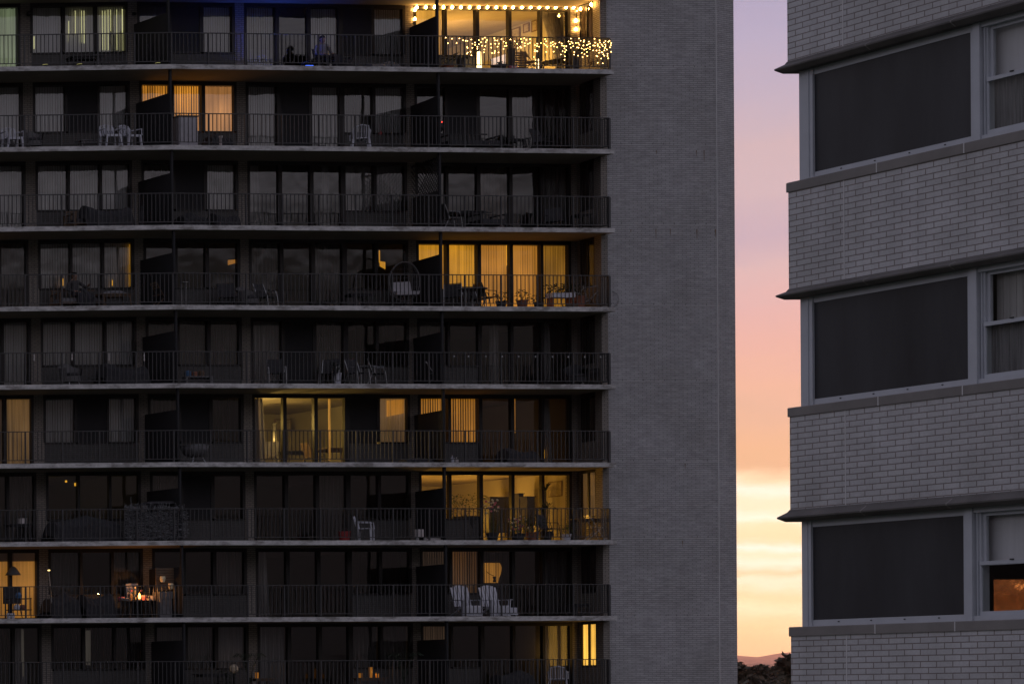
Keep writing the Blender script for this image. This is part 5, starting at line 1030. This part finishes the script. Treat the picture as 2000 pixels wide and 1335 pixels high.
    if i == 1:
        y = yw1
        while y > ye: mb.hexa([(X + .16, y - .075, zm - .02), (X + .16, y, zm - .02), (X + .165, y, zm - .02), (X + .165, y - .075, zm - .02)], [(X + .16, y - .075, z1), (X + .16, y, z1), (X + .165, y, z1), (X + .165, y - .075, z1)]); y -= .079
    else: mb.box(X + .16, X + .165, ye, yw1 + .1, zm - .02, z1 - .002)
    rpart(mb, 'window_shade', M['blind_r'] if i == 1 else M['shade'], fo)
    if i < 2:
        mb = MB()
        drapery(mb, Vector((X + .1, yw1 + .05)), Vector((X + .1, ye)), Vector((1, 0)), z0, zm + .02, .012, .09); rpart(mb, 'net_curtain', M['net'], fo)
        mb = MB(); mb.box(X + .32, X + .34, YF + .1, Yc - .15, z0, z1); rpart(mb, 'room_liner', M['liner'], fo)
    else:
        mb = MB(); mb.box(X + .12, X + .14, yg1 + .06, Yc - .2, z0, z1); rpart(mb, 'room_liner', M['liner'], fo)
    # the window wrapping onto the far face
    fr = MB(); x0, x1 = ray(1929, 1158)[0] * Yc, ray(2030, 1158)[0] * Yc
    zo0, zo1 = z0 + .07, zat(1960, 1131, Yc)
    fr.box(X + .12, XB - .2, Yc - .09, Yc, z0, z0 + .07); fr.box(X + .12, XB - .2, Yc - .09, Yc, z1 - .06, z1)
    if i == 2:
        fr.box(X + .12, x0, Yc - .08, Yc - .01, z0 + .07, z1 - .06); fr.box(x1, XB - .2, Yc - .08, Yc - .01, z0 + .07, z1 - .06); fr.box(x0, x1, Yc - .08, Yc - .01, zo1, z1 - .06)
    else: fr.box(X + .12, XB - .2, Yc - .08, Yc - .01, z0 + .07, z1 - .06)
    fo = rpart(fr, 'corner_window', M['liner'])
    if i == 2:
        mb = MB(); mb.quad([(x0, Yc - .04, zo0), (x1, Yc - .04, zo0), (x1, Yc - .04, zo1), (x0, Yc - .04, zo1)]); rpart(mb, 'pane', M['amber_pane'], fo)
        mb = MB(); xm = ray(1995, 1180)[0] * (Yc - .2); mb.lathe([(.16, 0), (.15, .05), (.05, .1), (.01, .11)], (xm, Yc - .25, zo0 - .01), 14); rpart(mb, 'sill_ornament', M['liner'], fo)
    mb = MB(); mb.box(XB - .2, XB - .05, YF + .1, YC - .1, z0, z1); mb.box(X + .2, XB - .2, YF + .05, YF + .15, z0, z1); rpart(mb, 'inner_wall', M['liner'])

# ------------------------------------------------------------------ ground, hills, trees
def flat_mat(name, col, sc): return mat(name, col, .95, 0, .3, sc, bump=.1)
mb = MB(); mb.quad([(-17500, -3000, 0), (25000, -3000, 0), (25000, 19000, 0), (-17500, 19000, 0)]); tag(mb.build('ground', flat_mat('grass_ground', (.05, .06, .035), .05)), kind='structure')
def ridge(name, Y, prof, m, lo):
    mb = MB(); rnd = random.Random(5); P = []
    pxs = list(range(-2600, 5001, 20))
    for px in pxs:
        y = None
        for (a, ya), (b, yb) in zip(prof, prof[1:]):
            if a <= px <= b: y = ya + (yb - ya) * (px - a) / (b - a)
        y += 1.0 * math.sin(px * .011) + .5 * math.sin(px * .043 + 1) + (.25 * rnd.uniform(-1, 1))
        P.append((ray(px, y)[0] * Y, max(20, zat(px, y, Y))))
    for (x0, z0), (x1, z1) in zip(P, P[1:]):
        for (ya, fa), (yb, fb) in (((-1500, 0), (-700, .55)), ((-700, .55), (0, 1)), ((0, 1), (900, .5)), ((900, .5), (1700, 0))):
            mb.quad([(x0, Y + ya, z0 * fa), (x1, Y + ya, z1 * fa), (x1, Y + yb, z1 * fb), (x0, Y + yb, z0 * fb)])
    return tag(mb.build(name, m, smooth=True), kind='structure')
hm = mat('wooded_hill', (.06, .065, .045), .95, 0, .4, .004)
ridge('far_hills', 16000, [(-2600, 1302), (200, 1290), (900, 1270), (1440, 1279), (1478, 1282.5), (1530, 1275), (1700, 1268), (2600, 1290), (6001, 1300)], hm, 0)
ridge('near_hills', 9000, [(-2600, 1316), (900, 1305), (1440, 1299), (1478, 1293.5), (1495, 1298), (1500, 1297), (1700, 1302), (2600, 1300), (6001, 1312)], hm, 0)
M['tree_leaf'] = mat('tree_foliage', (.075, .06, .04), .8, 0, .6, .6); M['bark'] = mat('bark', (.06, .05, .04), .95, 0, .3, 4.)
def tree(px, ytop, Y, wpx, label, seed, n=20000):
    rnd = random.Random(seed); x = ray(px, ytop)[0] * Y; ht = zat(px, ytop, Y); w = wpx * Y / F / 2
    t = thing('tree', label, 'tree', (x, Y, 0), 0, 'trees beyond the buildings'); mb = MB(); mb.tube([(0, 0, 0), (.1, 0, ht * .3), (0, .1, ht * .55), (0, 0, ht * .85)], [.38, .3, .2, .05], 8)
    cl = []
    for k in range(85):
        a = rnd.random() * 6.283; r_ = w * math.sqrt(rnd.random()) * .85; z = ht * (.5 + .45 * rnd.random() ** .6 * (1 - .45 * (r_ / w) ** 2)); c = Vector((r_ * math.cos(a), r_ * math.sin(a), z)); cl.append((c, rnd.uniform(.12, .3) * w))
        mb.tube([(0, 0, z * .6), c * .6 + Vector((0, 0, z * .33)), c], [.1, .07, .02], 5)
    cl.append((Vector((0, 0, ht - .2 * w)), .2 * w))
    pt_ = mb.build('trunk', M['bark'], t); mb = MB()
    for k in range(n):
        c, r_ = rnd.choice(cl); d = Vector((rnd.gauss(0, 1), rnd.gauss(0, 1), rnd.gauss(0, .75))).normalized() * r_ * rnd.uniform(.4, 1.25); p = c + d
        if p.z > ht: p.z = ht - rnd.random() * .2
        s = rnd.uniform(.1, .3); a, b = Vector((rnd.gauss(0, 1), rnd.gauss(0, 1), rnd.gauss(0, .6))).normalized(), Vector((rnd.gauss(0, 1), rnd.gauss(0, 1), rnd.gauss(0, 1))).normalized()
        mb.quad([p - a * s, p + b * s * .6, p + a * s, p - b * s * .6])
    mb.build('crown', M['tree_leaf'], t)
for a in [(1440, 1292, 172, 150, 'round dark treetop against the pale end wall of the tower', 11), (1487, 1297, 205, 120, 'low dark treetop midway between the two buildings', 12), (1545, 1277, 150, 190, 'tallest dark treetop beside the glazed brick building', 13),
          (1385, 1296, 190, 170, 'dark tree hidden mostly by the pale end wall', 14), (1620, 1282, 180, 200, 'dark tree hidden mostly by the glazed brick building', 15), (1466, 1303, 260, 130, 'far low treetop peeking behind nearer crowns', 16), (1512, 1299, 240, 110, 'far treetop close to the tallest dark crown', 17)]: tree(*a)

mb = MB(); rnd = random.Random(31); Yw = 430.
for k in range(9000):
    px = rnd.uniform(900, 2300); top = 1306 + 3 * math.sin(px * .021) + 2.5 * math.sin(px * .067 + 2) + 2 * math.sin(px * .16); Yk = Yw + rnd.uniform(-8, 8); zt = zat(px, top, Yk); z = zt * (1 - .75 * rnd.random() ** 2.2); x = ray(px, top)[0] * Yk
    s = rnd.uniform(.3, .75); a, b = Vector((rnd.gauss(0, 1), rnd.gauss(0, 1), rnd.gauss(0, .6))).normalized(), Vector((rnd.gauss(0, 1), rnd.gauss(0, 1), rnd.gauss(0, 1))).normalized(); p = Vector((x, Yk, z))
    mb.quad([p - a * s, p + b * s * .6, p + a * s, p - b * s * .6])
tag(mb.build('far_woods', M['tree_leaf']), kind='stuff')

# ------------------------------------------------------------------ haze
hz_ = MB(); hz_.box(-17000, 24900, -2900, 18900, -1, 340)
hmat = bpy.data.materials.new('evening_haze'); hmat.use_nodes = True; nt = hmat.node_tree; nt.nodes.remove(nt.nodes['Principled BSDF'])
pv = node(nt, 'ShaderNodeVolumePrincipled', inp={'Color': (.98, .6, .64, 1), 'Density': 2.3e-5, 'Anisotropy': .8}); nt.links.new(pv.outputs[0], nt.nodes['Material Output'].inputs['Volume'])
HAZE = True
if HAZE: tag(hz_.build('haze', hmat), kind='stuff')

# ------------------------------------------------------------------ sky
SUNPX = 1478; SAZ = math.atan2(ray(SUNPX, 1300)[0], 1.0); SEL = R(1.0)     # measured from +Y towards +X
w = bpy.data.worlds.new('World'); S.world = w; w.use_nodes = True; nt = w.node_tree; L = nt.links
bg = nt.nodes['Background']; bg.inputs['Strength'].default_value = 1.0
sky = node(nt, 'ShaderNodeTexSky', sky_type='NISHITA'); sky.sun_disc = False; sky.sun_elevation = SEL; sky.sun_rotation = SAZ; sky.altitude = 50; sky.dust_density = 2.5; sky.air_density = 1.2
tc = node(nt, 'ShaderNodeTexCoord'); sp = node(nt, 'ShaderNodeSeparateXYZ'); L.new(tc.outputs['Generated'], sp.inputs[0])
def mth(op, a, b=None, c=None, clamp=False):
    n = node(nt, 'ShaderNodeMath', operation=op); n.use_clamp = clamp
    for i, x in enumerate((a, b, c)):
        if x is None: continue
        if isinstance(x, (int, float)): n.inputs[i].default_value = x
        else: L.new(x, n.inputs[i])
    return n.outputs[0]
X, Y_, Z = sp.outputs
hl = mth('SQRT', mth('ADD', mth('MULTIPLY', X, X), mth('MULTIPLY', Y_, Y_))); el = mth('DIVIDE', Z, mth('MAXIMUM', hl, 1e-3))
# thin streaked cloud: wobble the elevation, stretched sideways
mp = node(nt, 'ShaderNodeMapping'); mp.inputs['Scale'].default_value = (9, 9, 120); L.new(tc.outputs['Generated'], mp.inputs['Vector'])
nz = node(nt, 'ShaderNodeTexNoise', inp={'Scale': 1., 'Detail': 5., 'Roughness': .55, 'Distortion': .4}); L.new(mp.outputs[0], nz.inputs['Vector'])
mp2 = node(nt, 'ShaderNodeMapping'); mp2.inputs['Scale'].default_value = (14, 14, 34); mp2.inputs['Rotation'].default_value = (.0, .25, 0); L.new(tc.outputs['Generated'], mp2.inputs['Vector'])
nz2 = node(nt, 'ShaderNodeTexNoise', inp={'Scale': 1., 'Detail': 6., 'Roughness': .6}); L.new(mp2.outputs[0], nz2.inputs['Vector'])
azt = mth('MULTIPLY', mth('SUBTRACT', mth('MULTIPLY', X, math.cos(SAZ)), mth('MULTIPLY', Y_, math.sin(SAZ))), .075)      # bands tilt a little
e2 = mth('ADD', mth('ADD', el, azt), mth('ADD', mth('MULTIPLY', mth('SUBTRACT', nz.outputs['Fac'], .5), .0075), mth('MULTIPLY', mth('SUBTRACT', nz2.outputs['Fac'], .5), .024)))
DU = 4478; HY = 1354; DD = math.hypot(DU, F)
def ev(y): return (HY - y) / DD
stops = [(1290, (243, 196, 140)), (1265, (247, 206, 146)), (1230, (251, 220, 160)), (1195, (253, 229, 184)), (1165, (251, 219, 166)), (1138, (254, 238, 206)), (1118, (249, 212, 164)), (1098, (255, 242, 216)), (1075, (254, 232, 194)), (1060, (255, 246, 228)), (1040, (252, 220, 172)), (1020, (253, 225, 180)), (1005, (255, 244, 220)), (980, (253, 228, 190)), (955, (254, 240, 218)), (930, (251, 216, 176)), (900, (243, 190, 148)),
         (870, (245, 190, 150)), (800, (238, 187, 160)), (750, (244, 188, 162)), (690, (239, 184, 170)), (600, (234, 184, 178)), (520, (224, 187, 186)), (460, (206, 178, 189)), (380, (214, 185, 189)), (300, (213, 184, 188)), (200, (200, 180, 194)), (60, (188, 175, 198)), (-250, (150, 146, 182))]
KB = lambda y: 1.0 + (.2 if 925 < y < 1200 else 0) + max(0, (y - 1160) / 120) * .22
rp = ramp(nt, [(ev(y) / .24, tuple(v * KB(y) for v in s2l(c))) for y, c in stops]); L.new(mth('DIVIDE', e2, .24, clamp=True), rp.inputs['Fac'])
# away from the sunset: dim lavender-blue dusk, a hand-set ramp over the sky model
dot = mth('DIVIDE', mth('ADD', mth('MULTIPLY', X, math.sin(SAZ)), mth('MULTIPLY', Y_, math.cos(SAZ))), mth('MAXIMUM', hl, 1e-3))
mr = node(nt, 'ShaderNodeMapRange', interpolation_type='SMOOTHSTEP', inp={'From Min': .45, 'From Max': .93, 'To Min': 0., 'To Max': 1.}); L.new(dot, mr.inputs['Value'])
mr2 = node(nt, 'ShaderNodeMapRange', interpolation_type='SMOOTHSTEP', inp={'From Min': .22, 'From Max': .7, 'To Min': 1., 'To Max': 0.}); L.new(el, mr2.inputs['Value'])
fac = mth('MULTIPLY', mr.outputs[0], mr2.outputs[0])
drp = ramp(nt, [(0., (.05, .046, .048)), (.125, (.065, .06, .063)), (.16, (.44, .41, .46)), (.3, (.55, .525, .62)), (1., (.3, .32, .46))]); L.new(mth('MULTIPLY', Z, 1., clamp=True), drp.inputs['Fac'])  # dark low belt added to the sky so lower panes reflect dark
sm = node(nt, 'ShaderNodeMix', data_type='RGBA', blend_type='MIX'); sm.inputs[0].default_value = .85
sc = node(nt, 'ShaderNodeMix', data_type='RGBA', blend_type='MULTIPLY'); sc.inputs[0].default_value = 1; sc.inputs[7].default_value = (.12, .12, .12, 1); L.new(sky.outputs[0], sc.inputs[6])
L.new(sc.outputs[2], sm.inputs[6]); L.new(drp.outputs['Color'], sm.inputs[7])
mx = node(nt, 'ShaderNodeMix', data_type='RGBA', blend_type='MIX'); L.new(fac, mx.inputs[0]); L.new(sm.outputs[2], mx.inputs[6]); L.new(rp.outputs['Color'], mx.inputs[7])
L.new(mx.outputs[2], bg.inputs['Color'])
sl = bpy.data.lights.new('sun', 'SUN'); sl.energy = .35; sl.angle = R(.5); sl.color = (1, .62, .32); so = bpy.data.objects.new('sun', sl); COL.objects.link(so)
so.rotation_euler = Vector((math.sin(SAZ) * math.cos(SEL), math.cos(SAZ) * math.cos(SEL), math.sin(SEL))).to_track_quat('Z', 'Y').to_euler()

# ------------------------------------------------------------------ camera
cam = bpy.data.cameras.new('camera'); cam.sensor_width = 36; cam.lens = F / 2000 * 36; cam.shift_x = (1000 - PX) / 2000; cam.shift_y = (PY - 667.5) / 2000; cam.clip_end = 40000; cam.clip_start = .1
co = bpy.data.objects.new('camera', cam); COL.objects.link(co); co.location = (0, 0, CZ)
co.rotation_euler = (Matrix.Rotation(R(90), 3, 'X') @ Matrix.Rotation(RHO, 3, 'Z')).to_euler(); S.camera = co
S.view_settings.view_transform = 'Standard'; S.view_settings.look = 'None'; S.view_settings.exposure = 0; S.view_settings.gamma = 1
c = S.cycles; c.use_denoising = True; c.max_bounces = 8; c.transparent_max_bounces = 16; c.diffuse_bounces = 4; c.glossy_bounces = 4; c.volume_bounces = 1; c.sample_clamp_indirect = 4
try: c.denoiser = 'OPENIMAGEDENOISE'
except Exception: pass
